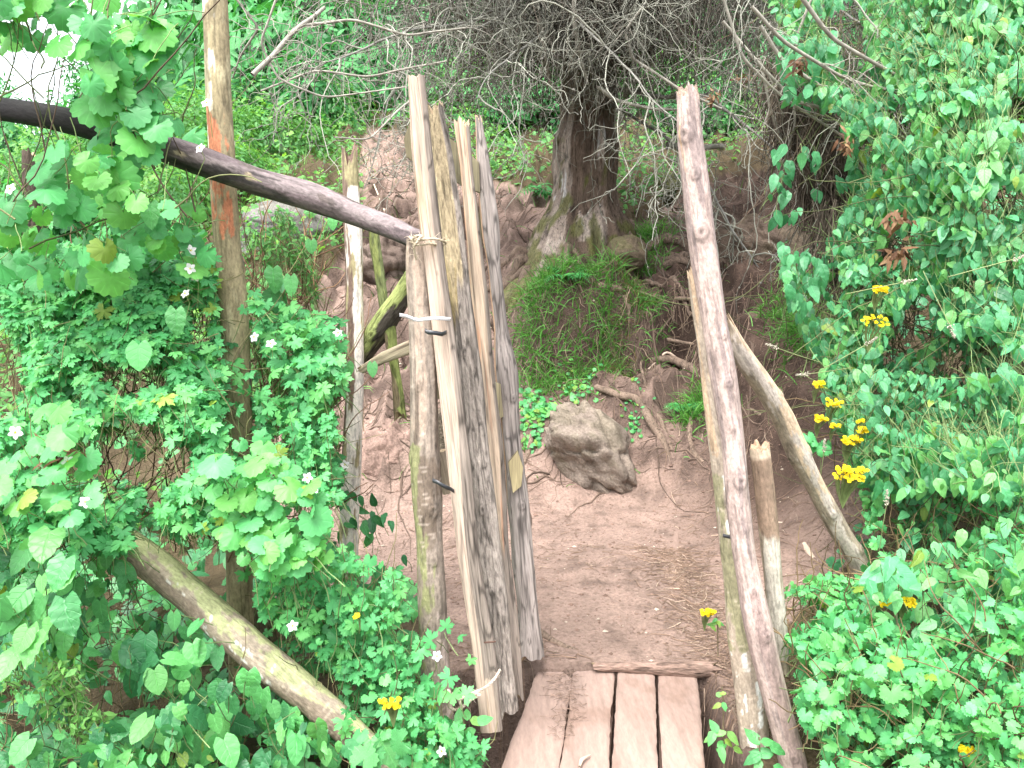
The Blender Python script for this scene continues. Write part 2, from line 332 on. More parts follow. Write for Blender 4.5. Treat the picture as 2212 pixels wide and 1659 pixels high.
# ------------------------------------------------------------------ logs, posts, slabs
def sm_interp(t, ts, vals):
    vals = np.asarray(vals, float); k = np.ones(9) / 9
    r = np.interp(t, ts, vals); n = max(3, len(t) // 28) | 1
    p = np.pad(r, n // 2, mode='edge'); return np.convolve(p, np.ones(n) / n, 'valid')
class Log: pass
def make_log(name, pts, rad, mat, colf, parent=None, sides=56, seg=.007, bump=(.003, 12, 3), sec=None, knots=(), jag=(0.0, 0.0), twist=0, crooked=.0, seed=0, cap=(.5, .38, .25)):
    """pts: world points base -> top, rad: radii (m).  Rings of the mesh lie across local Z (the log's own axis)."""
    pts = np.asarray(pts, float); p0, p1 = pts[0], pts[-1]
    az = unit(p1 - p0); ay = np.array([0, 1., 0]); ay = ay - az * (ay @ az)
    if np.linalg.norm(ay) < .2: ay = np.array([1., 0, 0]) - az * az[0]
    ay = unit(ay); ax = np.cross(ay, az); Rm = np.stack([ax, ay, az], 1)
    loc = (pts - p0) @ Rm; L = loc[-1, 2]; n = max(6, int(L / seg)); z = np.linspace(0, L, n)
    cx = sm_interp(z, loc[:, 2], loc[:, 0]); cy = sm_interp(z, loc[:, 2], loc[:, 1]); rr = sm_interp(z, loc[:, 2], rad)
    cx = cx + crooked * noise(z * 3, 0.5, s=seed); cy = cy + crooked * noise(z * 3, 9.5, s=seed)
    th = np.arange(sides) / sides * 2 * np.pi; T, Zg = np.meshgrid(th, z)
    base = rr[:, None] * np.ones_like(T)
    if sec is not None:
        a, b, e = sec; ph = T - twist * Zg / L
        w = 1 / ((np.abs(np.cos(ph)) / a) ** e + (np.abs(np.sin(ph)) / b) ** e) ** (1 / e)
        base = base * w
    amp, f, fz = bump
    wx, wy = np.cos(T) * rr[:, None] * 18, np.sin(T) * rr[:, None] * 18
    nz = fbm(wx * f / 12, wy * f / 12, Zg * fz, s=seed, o=4)
    rad_ = base + amp * nz + amp * 1.2 * noise(T * 0, Zg * 5, s=seed + 3)
    K = np.zeros_like(T); Kc = np.zeros_like(T)
    for (kz, kt, ks) in knots:
        dt = (T - kt + np.pi) % (2 * np.pi) - np.pi
        d = np.hypot(dt * rr[:, None], (Zg - kz * L) * .8) / ks
        rad_ = rad_ + ks * (.42 * np.exp(-(d * 1.3) ** 2) - .30 * np.exp(-(d * 3.2) ** 2)); K = np.maximum(K, np.exp(-(d * 1.5) ** 4)); Kc = np.maximum(Kc, np.exp(-(d * 3) ** 2) + .6 * np.exp(-((d - .85) * 6) ** 2))
    x = cx[:, None] + rad_ * np.cos(T); y = cy[:, None] + rad_ * np.sin(T)
    zz = Zg.copy()
    je, jb = jag
    if je: zz += sstep(L - je * 2, L, Zg) * je * (noise(np.cos(T) * 2.2, np.sin(T) * 2.2, s=seed + 5) + .6 * noise(np.cos(T) * 7, np.sin(T) * 7, s=seed + 6))
    if jb: zz -= (1 - sstep(0, jb * 2, Zg)) * jb * noise(np.cos(T) * 2.2, np.sin(T) * 2.2, s=seed + 7)
    ctx = Log(); ctx.T = T; ctx.z = Zg; ctx.t = Zg / L; ctx.L = L; ctx.nz = nz; ctx.K = K; ctx.Kc = Kc; ctx.r = rr[:, None]; ctx.s = seed
    ctx.x = np.cos(T) * rr[:, None]; ctx.y = np.sin(T) * rr[:, None]
    col = colf(ctx); col = col * (1 - .55 * np.clip(Kc, 0, 1)[..., None])
    g = Geo(); V = np.stack([x, y, zz], -1).reshape(-1, 3)
    jj, kk = np.meshgrid(np.arange(n - 1), np.arange(sides), indexing='ij'); k2 = (kk + 1) % sides
    Q = np.stack([jj * sides + kk, jj * sides + k2, (jj + 1) * sides + k2, (jj + 1) * sides + kk], -1).reshape(-1, 4)
    g.add(V, Q, C=col.reshape(-1, 3))
    for ring, zi, flip in ((0, 0, True), (n - 1, n - 1, False)):
        rv = V[ring * sides:(ring + 1) * sides]; c = rv.mean(0); inner = c + (rv - c) * .5
        if (not flip) and je: c = c - [0, 0, je * .5]; inner = inner - [0, 0, je * .3]
        a = np.arange(sides); b = (a + 1) % sides
        VV = np.concatenate([rv, inner, [c]])
        q = np.stack([a, b, b + sides, a + sides], -1); t = np.stack([a + sides, b + sides, np.full(sides, 2 * sides)], -1)
        if flip: q = q[:, ::-1]; t = t[:, ::-1]
        g.add(VV, q, t, C=np.array(cap) * np.concatenate([np.full(sides, .8), np.full(sides, .95), [.6]])[:, None])
    M = Matrix(((ax[0], ay[0], az[0], p0[0]), (ax[1], ay[1], az[1], p0[1]), (ax[2], ay[2], az[2], p0[2]), (0, 0, 0, 1)))
    o = g.build(name, mat, parent, M=M)
    return o
def pix(path, Ys, wpx):
    """[(u,v)], depth(s), widths in px -> world points and radii, base first"""
    u = np.array([p[0] for p in path], float); v = np.array([p[1] for p in path], float); Ys = np.broadcast_to(np.asarray(Ys, float), u.shape)
    return at(u, v, Ys), np.asarray(wpx, float) / FL * Ys / 2
def mixc(a, b, w): return a * (1 - w[..., None]) + np.asarray(b) * w[..., None]
def const(c, x): return np.asarray(c)[None, None] * np.ones(x.T.shape + (1,))
def ridged(c, f, fz, s): return 1 - np.abs(noise(c.x * f, c.y * f, c.z * fz, s=s) * 1.0) * 2
FRONT = 1.5 * math.pi
def barkc(base, patches=(), crack=.5, cf=60, cz=6, band=None, mottling=.18, lent=0):
    """patches: (colour, threshold, freq, zfreq, seed, (t0, t1) or None, side angle or None)"""
    def f(c):
        col = const(base, c)
        col = col * (1 + mottling * fbm(c.x * 45, c.y * 45, c.z * 9, s=c.s + 21))[..., None]
        for (pc, thr, fr, fz, sd, tr, side) in patches:
            n = fbm(c.x * fr, c.y * fr, c.z * fz, s=sd, o=5)
            if side is not None: n = n + .55 * np.cos(c.T - side)
            if tr is not None: n = n + (sstep(tr[0] - .05, tr[0], c.t) * (1 - sstep(tr[1], tr[1] + .05, c.t)) - 1) * 2
            w = sstep(thr, thr + .06, n)
            col = mixc(col, np.asarray(pc)[None, None] * (1 + .12 * fbm(c.x * 90, c.y * 90, c.z * 25, s=sd + 4))[..., None], w)
        if crack:
            k = sstep(.72, .95, ridged(c, cf, cz, c.s + 50)) * sstep(-.2, .3, noise(c.x * 25, c.y * 25, c.z * 5, s=c.s + 51))
            col = col * (1 - crack * k)[..., None]
        if lent:
            k = sstep(.55, .75, noise(c.x * 40, c.y * 40, c.z * 190, s=c.s + 60)); col = mixc(col, np.array(base) * 1.5 + .05, k * lent)
        return col
    return f

PALE = (.45, .355, .285); ORANGE = (.66, .33, .17); GREYB = (.24, .20, .17); GREY = (.36, .31, .28)

# --- left tall post (continues above the picture)
P_, r_ = pix([(520,1560),(518,1250),(512,830),(496,560),(483,400),(470,200),(463,0),(455,-160)], 2.95, [58,58,60,56,56,54,52,50])
P_[0, 2] = hgt(P_[0, 0], 2.95) - .1
post_tall = make_log('fence_post', P_, r_, M_bark,
    barkc((.33, .27, .165), [((.78,.70,.56), .52, 34, 7, 3, (.72, .97), FRONT - .7), ((.56,.22,.12), .36, 60, 9, 8, (.66, .79), FRONT - .1), ((.42,.36,.23), .2, 26, 7, 13, None, None), ((.08,.075,.08), .60, 22, 2.2, 17, (.44, .60), FRONT + .5)], crack=.35),
    bump=(.0025, 9, 3), knots=[(.35, FRONT + .2, .014), (.9, FRONT - .8, .015), (.52, FRONT - .6, .01)], seed=3, crooked=.006)
tag(post_tall, 'tall post with white and orange bark patches, reaching beyond the top of the picture', 'post')
# --- white-patched short post
P_, r_ = pix([(750,1420),(752,1230),(756,1080),(765,860),(767,700),(765,560),(760,440),(757,335)], 3.45, [43,43,44,40,40,38,37,34])
P_[0, 2] = hgt(P_[0, 0], 3.45) - .1
o = make_log('fence_post', P_, r_, M_bark,
    barkc((.36, .31, .175), [((.80,.72,.66), .22, 40, 6, 5, (.22, .93), FRONT + .65), ((.20,.135,.105), .38, 24, 3, 9, (.42, 1.0), FRONT - 1.1), ((.40,.30,.19), .42, 34, 8, 14, None, None), ((.10,.07,.06), .5, 20, 4, 15, (.93, 1), None)], crack=.3),
    bump=(.002, 9, 4), jag=(.045, 0), knots=[(.13, FRONT, .012)], seed=8, crooked=.005, cap=(.2, .13, .1))
tag(o, 'broken topped post with peeling white bark behind the long slanting rail', 'post')
# --- gate post
P_, r_ = pix([(950,1610),(940,1430),(930,1250),(922,1100),(915,950),(912,850),(910,700),(905,600),(903,515)], [2.62]*9, [74,70,66,66,62,58,56,52,48])
P_[0, 2] -= .05
gpost = make_log('gate_post', P_, r_, M_bark,
    barkc((.27, .22, .18), [((.17,.13,.10), .05, 14, 3, 6, (.36, .60), None), ((.36,.28,.22), .15, 34, 1.4, 7, (.66, 1.0), FRONT - .5), ((.15,.115,.09), .30, 40, 1.4, 17, (.62, 1.0), FRONT + .6), ((.24,.24,.12), .30, 20, 5, 12, (.2, .62), FRONT - 1.4), ((.46,.37,.33), .28, 30, 10, 16, (0, .45), None)], crack=.45, cf=70, lent=.6),
    bump=(.0035, 12, 3.5), knots=[(.505, FRONT + .5, .024), (.41, FRONT + .35, .022), (.28, FRONT - .2, .026), (.60, FRONT - 1.3, .022), (.735, FRONT - .3, .016)], seed=15, crooked=.01)
tag(gpost, 'round knotty gate post tied to the split gate slats with rope', 'gate post')

# --- the gate: split slats on cross boards, one thing
gate = empty('slat_gate', at(1065, 1575, 2.6), 'rough gate of split wooden slats standing open against the knotty gate post', 'gate')
def splitc(stripe=ORANGE, base=PALE, edge=GREYB, side=FRONT + 1.1, wedge=.55, t0=None, s_thr=.1, sfreq=12, low=0):
    def f(c):
        col = const(base, c) * (1 + .14 * fbm(c.x * 120, c.y * 120, c.z * 4, s=c.s + 2))[..., None]
        n = fbm(c.x * 30, c.y * 30, c.z * 2.2, s=c.s + 5)
        col = mixc(col, np.array(stripe)[None, None] * (1 + .2 * fbm(c.x * 90, c.y * 90, c.z * 3, s=c.s + 7))[..., None], sstep(s_thr, s_thr + .25, n) * .85)
        k = np.cos(c.T - side) + .25 * n
        e = const(edge, c) * (1 + .35 * fbm(c.x * 60, c.y * 60, c.z * 9, s=c.s + 9))[..., None]
        e = e * (1 - .6 * sstep(.7, .95, ridged(c, 55, 7, c.s + 10)))[..., None]
        wd = wedge - low * (1 - sstep(.22, .55, c.t)) * sstep(.085, .10, c.t + .01 * noise(c.x * 60, c.y * 60, 2, s=c.s + 31)); col = mixc(col, e, sstep(wd - .06, wd + .06, k))
        col = col * (1 - .30 * sstep(.0, .5, fbm(c.x * 16, c.y * 16, c.z * 3.5, s=c.s + 41)))[..., None]
        back = sstep(.15, .3, np.sin(c.T)); col = mixc(col, e, back)
        if t0 is not None:
            ww = 1 - sstep(t0 - .02, t0 + .02, c.t + .05 * noise(c.x * 60, c.y * 60, 1, s=c.s + 30)); col = mixc(col, e * 1.15, ww)
        crackl = sstep(.88, .99, ridged(c, 40, .9, c.s + 12)); col = col * (1 - .45 * crackl)[..., None]
        return col
    return f
YA, YB, YC, YD = 2.60, 2.76, 2.93, 3.15
P_, r_ = pix([(1062,1577),(1045,1400),(1012,1200),(992,1000),(968,800),(946,620),(928,480),(912,330),(899,164)], [YA]*9, [50,52,50,50,48,46,44,42,38])
slA = make_log('slat', P_, r_, M_wood, splitc(stripe=(.48,.35,.245), side=FRONT + 1.2, wedge=.92, s_thr=.20, sfreq=2, low=1.0), gate, sec=(1.0, .42, 4.5), bump=(.0014, 14, 2), seed=21, jag=(.006, .002), sides=64, cap=(.62,.45,.33), knots=[(.72, FRONT + .3, .008)])
tag(slA, 'long pale barkless slat')
P_, r_ = pix([(1092,1535),(1078,1400),(1052,1200),(1030,1000),(1010,800),(992,640),(975,480),(958,340),(938,238)], [YB]*9, [58,62,64,64,62,58,52,46,40])
slB = make_log('slat', P_, r_, M_rough, splitc(stripe=(.50,.38,.18), base=(.52,.42,.27), edge=(.33,.285,.25), side=FRONT + 1.2, wedge=.85, t0=.70), gate, sec=(1.0, .6, 3), bump=(.005, 15, 5), seed=33, jag=(.03, .02), sides=64, knots=[(.36, FRONT + .1, .02), (.22, FRONT + .1, .016), (.62, FRONT - .2, .018)])
tag(slB, 'wide slat with flaking grey bark')
P_, r_ = pix([(1112,1500),(1098,1340),(1080,1150),(1066,950),(1050,800),(1034,620),(1020,480),(1008,360),(998,268)], [YC]*9, [42,42,38,38,36,34,32,30,28])
slC = make_log('slat', P_, r_, M_wood, splitc(stripe=(.60,.33,.21), base=(.58,.45,.34), side=FRONT + 1.35, wedge=.80, t0=.30, s_thr=.05), gate, sec=(1.0, .7, 3), bump=(.003, 14, 4), seed=41, jag=(.03, .04), sides=56)
tag(slC, 'narrow slat stripped to orange wood')
P_, r_ = pix([(1146,1415),(1140,1330),(1128,1180),(1116,1060),(1106,960),(1097,830),(1082,700),(1066,560),(1052,420),(1043,350),(1034,255)], [YD]*11, [58,54,48,50,44,44,36,32,28,26,22])
slD = make_log('slat', P_, r_, M_wood, splitc(stripe=(.60,.31,.19), base=(.58,.36,.24), edge=(.30,.26,.24), side=FRONT + .75, wedge=-.25, s_thr=.3, t0=.34), gate, sec=(1.0, .85, 2.3), bump=(.007, 13, 5), seed=52, jag=(.02, .02), sides=56, knots=[(.50, FRONT + .5, .018), (.30, FRONT + .4, .02)])
tag(slD, 'crooked bark covered slat nearest the path')
def board(name, pts2d, Y0, Y1, thick, mat, col, parent, label=None):
    """a flat board: outline given in the picture at two depths along its length (u decides), extruded by thick"""
    us = np.array([p[0] for p in pts2d], float); vs = np.array([p[1] for p in pts2d], float)
    Ys = Y0 + (Y1 - Y0) * (us - us.min()) / max(1, us.max() - us.min())
    F_ = at(us, vs, Ys); B_ = F_ + np.array([0, thick, 0]); n = len(us); a = np.arange(n); b = (a + 1) % n
    g = Geo(); cF = F_.mean(0); cB = B_.mean(0)
    def cc(k): return np.array(col) * (1 + rng.uniform(-.12, .12, (k, 1)))
    g.add(np.concatenate([F_, [cF]]), None, np.stack([b, a, np.full(n, n)], -1), C=cc(n + 1))
    g.add(np.concatenate([B_, [cB]]), None, np.stack([a, b, np.full(n, n)], -1), C=cc(n + 1))
    g.add(np.concatenate([F_, B_]), np.stack([a, b, b + n, a + n], -1), C=cc(2 * n) * .5)
    o = g.build(name, mat, parent, loc=cF, smooth=False)
    if label: tag(o, label)
    return o
OLIVE = (.33, .285, .18)
board('cross_board', [(872,300),(884,268),(915,262),(1000,318),(1034,350),(1037,416),(1000,402),(955,372),(905,358),(878,338)], 2.78, 3.12, .03, M_wood, OLIVE, gate, 'olive brown upper cross board with a rounded end')
board('cross_board', [(1036,445),(1041,500),(1043,610),(1018,620),(1020,540)], 3.16, 3.2, .02, M_wood, OLIVE, gate, 'pointed olive offcut behind the bark slat')
board('cross_board', [(1013,500),(1022,480),(1028,700),(1034,840),(1024,850),(1018,700)], 3.04, 3.06, .02, M_wood, (.42,.37,.24), gate, 'thin upright olive strip between two slats')
board('cross_board', [(928,835),(985,812),(1040,818),(1083,830),(1088,900),(1060,912),(1000,880),(932,856)], 2.76, 3.13, .03, M_wood, (.34,.29,.18), gate, 'lower cross board of greyish wood')
board('cross_board', [(1008,845),(1018,840),(1062,890),(1072,1010),(1060,1000),(1030,930)], 3.05, 3.1, .025, M_wood, OLIVE, gate)
board('cross_board', [(1098,1000),(1118,975),(1130,1010),(1126,1050),(1108,1065)], 3.08, 3.1, .03, M_wood, (.42,.35,.2), gate, 'cut yellow knot end beside the bark slat')
# cut log ends seen between post and slat
P_, r_ = pix([(935,935),(985,905)], [2.80, 3.1], [74, 70])
lg = make_log('cross_log', P_[::-1], r_[::-1], M_rough, barkc((.22,.17,.13)), gate, bump=(.004, 10, 5), seed=61, sec=(1, 1.15, 2.5), cap=(.26,.21,.16)); tag(lg, 'dark sawn log end in the gate')
P_, r_ = pix([(948,975),(968,1065)], [2.74, 2.75], [30, 22])
lg = make_log('cross_log', P_[::-1], r_[::-1], M_wood, barkc((.36,.29,.22)), gate, bump=(.003, 10, 5), seed=62, sec=(1, .8, 4))
# hinge straps and nail
def strip_part(name, pts, w, th_, mat, col, parent, label=None):
    P = np.array(pts, float); n = len(P); g = Geo()
    a = np.concatenate([P + [0, 0, w / 2], P - [0, 0, w / 2], P + [0, th_, w / 2], P + [0, th_, -w / 2]])
    i = np.arange(n - 1); q = []
    for s0, s1 in ((0, 1), (1, 3), (3, 2), (2, 0)):
        q.append(np.stack([s0 * n + i, s1 * n + i, s1 * n + i + 1, s0 * n + i + 1], -1))
    g.add(a, np.concatenate(q), C=col); o = g.build(name, mat, parent, loc=P[0]); 
    if label: tag(o, label)
    return o
def simple(name, col, rough=.5, metal=0, spec=.5):
    m, N, L, out = newmat(name); b = N.new('ShaderNodeBsdfPrincipled'); L.new(b.outputs[0], out.inputs[0])
    nz = N.new('ShaderNodeTexNoise'); nz.inputs['Scale'].default_value = 40
    rp = ramp(N, [(.3, tuple(c * .7 for c in col)), (.7, tuple(min(1, c * 1.2) for c in col))]); L.new(nz.outputs[0], rp.inputs[0]); L.new(rp.outputs[0], b.inputs['Base Color'])
    b.inputs['Roughness'].default_value = rough; b.inputs['Metallic'].default_value = metal; b.inputs['Specular IOR Level'].default_value = spec
    return m
M_rubber = simple('black_rubber', (.035,.037,.042), .35)
M_plastic = simple('white_plastic', (.75,.74,.76), .4)
M_rust = simple('rusty_iron', (.16,.09,.07), .6, .3)
strip_part('hinge_strap', at([918,925,940,955,968], [714,718,719,722,716], [2.53,2.52,2.52,2.54,2.6]), .014, .005, M_rubber, (.5,.5,.5), gate, 'black rubber hinge strap, upper')
strip_part('hinge_strap', at([934,945,958,972,985], [1038,1042,1050,1056,1064], [2.54,2.52,2.52,2.54,2.6]), .013, .005, M_rubber, (.5,.5,.5), gate, 'black rubber hinge strap, lower')
V, Q = tubes(np.stack([at(1046, 1388, 2.555), at(1070, 1386, 2.585)])[None], np.full((1, 2), .003), 6)
g = Geo(); g.add(V, Q); g.build('nail', M_rust, gate, loc=V[0])

# --- ropes and ties
def rope(name, path, Ys, r, label, cat, mat=M_rope, col=(.50,.41,.34), fray=0, loops=1, parent=None):
    P = at([p[0] for p in path], [p[1] for p in path], Ys); n = len(P)
    t = np.linspace(0, n - 1, (n - 1) * 7 + 1); PP = np.stack([np.interp(t, np.arange(n), P[:, k]) for k in range(3)], -1)
    for _ in range(3): PP[1:-1] = (PP[:-2] + 2 * PP[1:-1] + PP[2:]) / 4
    g = Geo(); s = np.concatenate([[0], np.cumsum(np.linalg.norm(np.diff(PP, axis=0), axis=1))]); k = max(4, int(s[-1] / .004))
    ss = np.linspace(0, s[-1], k); PP = np.stack([np.interp(ss, s, PP[:, q]) for q in range(3)], -1)
    tt = unit(np.gradient(PP, axis=0)); a = unit(np.cross(tt, [0.2, 1, .3])); b = np.cross(tt, a)
    for q in range(3):                                       # three twisted strands
        ph = ss / r * .9 + q * 2.094
        S = PP + (a * np.cos(ph)[:, None] + b * np.sin(ph)[:, None]) * r * .5
        V, Q = tubes(S[None], np.full((1, k), r * .58), 6); g.add(V, Q, C=np.array(col) * rng.uniform(.9, 1.1))
    if fray:
        i = rng.integers(0, k, fray); W, _ = walks(PP[i], rng.normal(size=(fray, 3)), rng.uniform(.01, .035, fray), 5, .4, .1)
        V, Q = tubes(W, taper(5, fray, .0009, .0003), 3); g.add(V, Q, C=np.array(col) * 1.15)
    o = g.build(name, mat, parent, loc=PP[0])
    return tag(o, label, cat)
rope('rope', [(885,512),(893,520),(905,519),(925,516),(945,516),(957,520),(964,526),(950,530),(930,526),(905,530),(888,522),(896,510),(912,508),(900,524),(893,534),(900,560)],
     [2.60,2.57,2.555,2.55,2.55,2.57,2.61,2.6,2.57,2.56,2.57,2.55,2.54,2.53,2.54,2.56], .0042, 'frayed rope binding the slanting rail to the top of the gate post', 'rope', fray=90, col=(.50,.42,.31))
rope('rope', [(918,1478),(922,1500),(935,1506),(960,1507),(985,1506),(1000,1504),(1020,1497),(1040,1490),(1056,1480),(1072,1462),(1080,1448)],
     [2.62,2.55,2.53,2.52,2.51,2.51,2.51,2.52,2.52,2.54,2.58], .0052, 'beige rope tied between the gate post and the bottom of the slats', 'rope', fray=30)
rope('rope_knot', [(966,1490),(975,1500),(990,1510),(998,1525),(985,1535),(970,1528),(968,1510),(980,1498),(992,1512),(1006,1505),(1012,1490),(1020,1500),(1016,1515),(1004,1512),(1010,1498),(1040,1500),(1022,1508),(995,1530),(985,1545),(978,1562),(968,1600)],
     [2.50,2.49,2.49,2.48,2.49,2.49,2.48,2.47,2.46,2.49,2.48,2.48,2.48,2.49,2.50,2.51,2.50,2.48,2.49,2.51,2.53], .0055, 'bulky double knot in the lower rope with its end hanging down', 'rope knot', fray=70)
P = at([863,878,895,905,918,935,952,970,977], [680,683,690,692,689,688,688,689,690], [2.50,2.53,2.54,2.54,2.53,2.53,2.54,2.555,2.62])
o = strip_part('plastic_tie', P, .011, .003, M_plastic, (.5,.5,.5), None); tag(o, 'white plastic strip tied round the gate post and the long pale slat', 'tie')

# --- slanting rail
P_, r_ = pix([(-120,205),(0,236),(90,250),(180,268),(270,292),(350,318),(450,352),(560,392),(660,422),(760,462),(850,497),(905,522)], [2.70,2.70,2.70,2.72,2.75,2.78,2.80,2.84,2.86,2.84,2.76,2.70], [46,46,48,52,52,52,56,58,56,54,52,50])
def railc(c):
    col = barkc((.15,.115,.12), [((.215,.175,.175), .22, 26, 3, 71, None, FRONT - 1.3), ((.06,.05,.05), .25, 24, 4, 72, None, FRONT + 1.4), ((.10,.08,.075), .15, 26, 6, 73, None, None), ((.36,.29,.20), .50, 24, 9, 75, (.35, 1), None)], crack=.5, cf=40, cz=5)(c)
    b = 1 - sstep(.36, .40, c.t + .02 * noise(c.x * 40, c.y * 40, c.z * 8, s=77))
    return mixc(col, np.array([.018, .016, .018]), b * .95)
o = make_log('fence_rail', P_, r_, M_bark, railc, bump=(.0045, 12, 4), seed=70, crooked=.006, knots=[(.58, FRONT - .2, .02), (.68, FRONT + .1, .018), (.80, FRONT - .2, .022), (.5, FRONT - .6, .012)], cap=(.3,.25,.2))
tag(o, 'long purplish grey rail with a charred black end, slanting down to the gate post', 'rail')
# --- props behind
P_, r_ = pix([(838,705),(830,660),(822,600),(812,540),(805,485)], 3.5, [24,24,24,22,20])
o = make_log('mossy_pole', P_, r_, M_rough, barkc((.20,.23,.10), [((.30,.34,.12), .1, 30, 8, 81, None, None)], crack=.4), bump=(.004, 12, 6), seed=80, crooked=.008); tag(o, 'short upright pole green with moss, hanging below the slanting rail', 'pole')
P_, r_ = pix([(864,897),(858,820),(850,760),(844,700)], 3.45, [27,24,24,22])
o = make_log('mossy_pole', P_, r_, M_rough, barkc((.19,.15,.09), [((.24,.28,.09), .1, 30, 8, 83, None, FRONT + .8)], crack=.5), bump=(.004, 12, 6), seed=82, crooked=.006, jag=(.01, .03)); tag(o, 'lower mossy pole with a sawn yellow foot beside the gate post', 'pole')
P_, r_ = pix([(590,1010),(640,950),(700,870),(760,795),(820,710),(860,650),(900,585)], [3.75,3.7,3.62,3.55,3.48,3.42,3.35], [44,46,50,50,50,44,38])
o = make_log('mossy_log', P_, r_, M_rough, barkc((.21,.20,.12), [((.33,.38,.14), .0, 26, 6, 85, (.3, 1), FRONT - 1.0), ((.10,.085,.07), .3, 22, 5, 86, None, FRONT + 1.2)], crack=.6), bump=(.006, 12, 5), seed=84, crooked=.008, knots=[(.72, FRONT - .2, .03)]); tag(o, 'thick moss covered log leaning diagonally behind the posts', 'log')
P_, r_ = pix([(780,800),(830,772),(890,748)], [3.36,3.3,3.25], [20,26,30])
o = make_log('split_rail', P_, r_, M_wood, barkc((.42,.35,.25), [((.28,.22,.16), .1, 40, 3, 88, None, None)], crack=.6, cf=60, cz=1), bump=(.003, 18, 1.5), seed=87, sec=(1, .5, 3), jag=(.01, .02)); tag(o, 'grey split rail running into the gate post below the mossy log', 'rail')
# --- lower left log
P_, r_ = pix([(240,1150),(290,1190),(340,1228),(450,1320),(560,1415),(640,1480),(720,1545),(800,1625),(900,1730)], [2.62,2.60,2.58,2.52,2.46,2.42,2.38,2.34,2.30], [64,74,78,78,76,74,72,70,70])
o = make_log('leaning_log', P_, r_, M_bark, barkc((.37,.30,.235), [((.44,.45,.24), .28, 34, 16, 91, None, FRONT - 1.2), ((.72,.70,.66), .52, 60, 60, 93, None, FRONT + .8), ((.26,.20,.155), .15, 14, 4, 94, None, FRONT + 1.0)], crack=.3, lent=.4, mottling=.25), bump=(.002, 10, 4), seed=90, crooked=.006, knots=[(.55, FRONT + .3, .02), (.70, FRONT + .6, .02)], jag=(.02, .03)); tag(o, 'thick brown log speckled with lichen lying diagonally among the lower left leaves', 'log')
P_, r_ = pix([(540,1300),(580,1350),(605,1400)], [3.15,3.2,3.25], [60,74,80])
o = make_log('tree_stump', P_[::-1], r_[::-1], M_rough, barkc((.20,.16,.11), crack=.8, cf=30, cz=3), bump=(.012, 8, 3), seed=95, jag=(.03, .02)); tag(o, 'old twisted stump behind the foot of the tall patched post', 'stump')

# --- right-hand poles
P_, r_ = pix([(1745,1800),(1712,1640),(1680,1520),(1650,1400),(1628,1300),(1608,1200),(1594,1080),(1583,950),(1566,830),(1548,720),(1530,600),(1516,500),(1502,380),(1490,290),(1485,198)], 2.50, [64,62,60,60,56,54,52,52,54,54,54,54,52,50,42])
kn = [(z, FRONT + a, s) for z, a, s in [(.045,.1,.022),(.125,0,.018),(.30,.25,.02),(.36,-.1,.012),(.445,.2,.012),(.51,.15,.026),(.58,-.1,.012),(.64,.1,.016),(.70,.35,.014),(.83,-.2,.026),(.90,-.2,.018),(.95,-.6,.028)]]
o = make_log('fence_pole', P_, r_, M_bark, barkc((.35,.265,.24), [((.44,.34,.305), .12, 34, 2.4, 101, None, FRONT), ((.60,.40,.26), .80, 34, 1.2, 102, (.4, 1), FRONT - 1.3), ((.30,.235,.22), .18, 50, 3.5, 106, None, None), ((.30,.22,.20), .40, 30, 2.0, 103, (0, .35), FRONT + .8), ((.20,.15,.13), .62, 26, 4, 104, (.9, 1), None)], crack=.35, cf=34, cz=2), bump=(.003, 10, 3), seed=100, crooked=.008, knots=kn, jag=(.03, 0), sides=72, cap=(.3,.22,.17)); tag(o, 'tall knotty pinkish pole stripped of bark, nearest of the poles right of the path', 'pole')
P_, r_ = pix([(1645,1700),(1628,1600),(1608,1400),(1588,1200),(1565,1050),(1543,920),(1525,800),(1508,680),(1495,590)], [2.66]*9, [72,72,68,62,48,36,28,24,18])
o = make_log('fence_pole', P_, r_, M_bark, barkc((.40,.33,.26), [((.70,.70,.66), .62, 60, 22, 111, (.05, .62), FRONT), ((.30,.28,.17), .2, 22, 6, 112, (.3, .62), FRONT - 1), ((.48,.26,.22), .5, 28, 4, 113, (0, .5), None), ((.52,.38,.26), .35, 40, 2, 114, (.68, 1), FRONT - .6)], crack=.35, lent=.5), bump=(.003, 10, 4), seed=110, crooked=.006, knots=[(.42, FRONT + .2, .014), (.58, FRONT - .2, .016), (.17, FRONT + .5, .012)], jag=(.03, 0)); tag(o, 'whitish lichened pole tapering upward just behind the knotty pink pole', 'pole')
P_, r_ = pix([(1692,1460),(1684,1390),(1672,1270),(1662,1160),(1652,1060),(1640,962)], [2.72]*6, [30,36,40,42,44,44])
def stumpc(c):
    col = barkc((.37,.31,.235), [((.46,.42,.355), .15, 40, 3, 121, (.1, .62), FRONT + .5)], crack=.4)(c)
    w = sstep(.60, .64, c.t + .05 * noise(c.x * 50, c.y * 50, c.z * 9, s=122)) * sstep(-.45, -.3, np.cos(c.T - FRONT - .2))
    col = mixc(col, np.array([.25, .175, .125]) * (1 + .4 * fbm(c.x * 80, c.y * 80, c.z * 4, s=123))[..., None], w)
    return mixc(col, np.array([.55, .44, .33]), sstep(.94, .96, c.t))
o = make_log('stake', P_, r_, M_bark, stumpc, bump=(.0025, 12, 3), seed=120, jag=(.014, .03), cap=(.40,.26,.17)); tag(o, 'short broken stake with red brown wood showing, behind the knotty pink pole', 'stake')
P_, r_ = pix([(1866,1262),(1850,1210),(1808,1140),(1765,1060),(1725,985),(1690,905),(1652,840),(1618,790),(1590,740),(1573,690)], [3.30,3.28,3.22,3.16,3.10,3.04,2.98,2.93,2.89,2.86], [38,40,42,42,46,46,44,42,34,14])
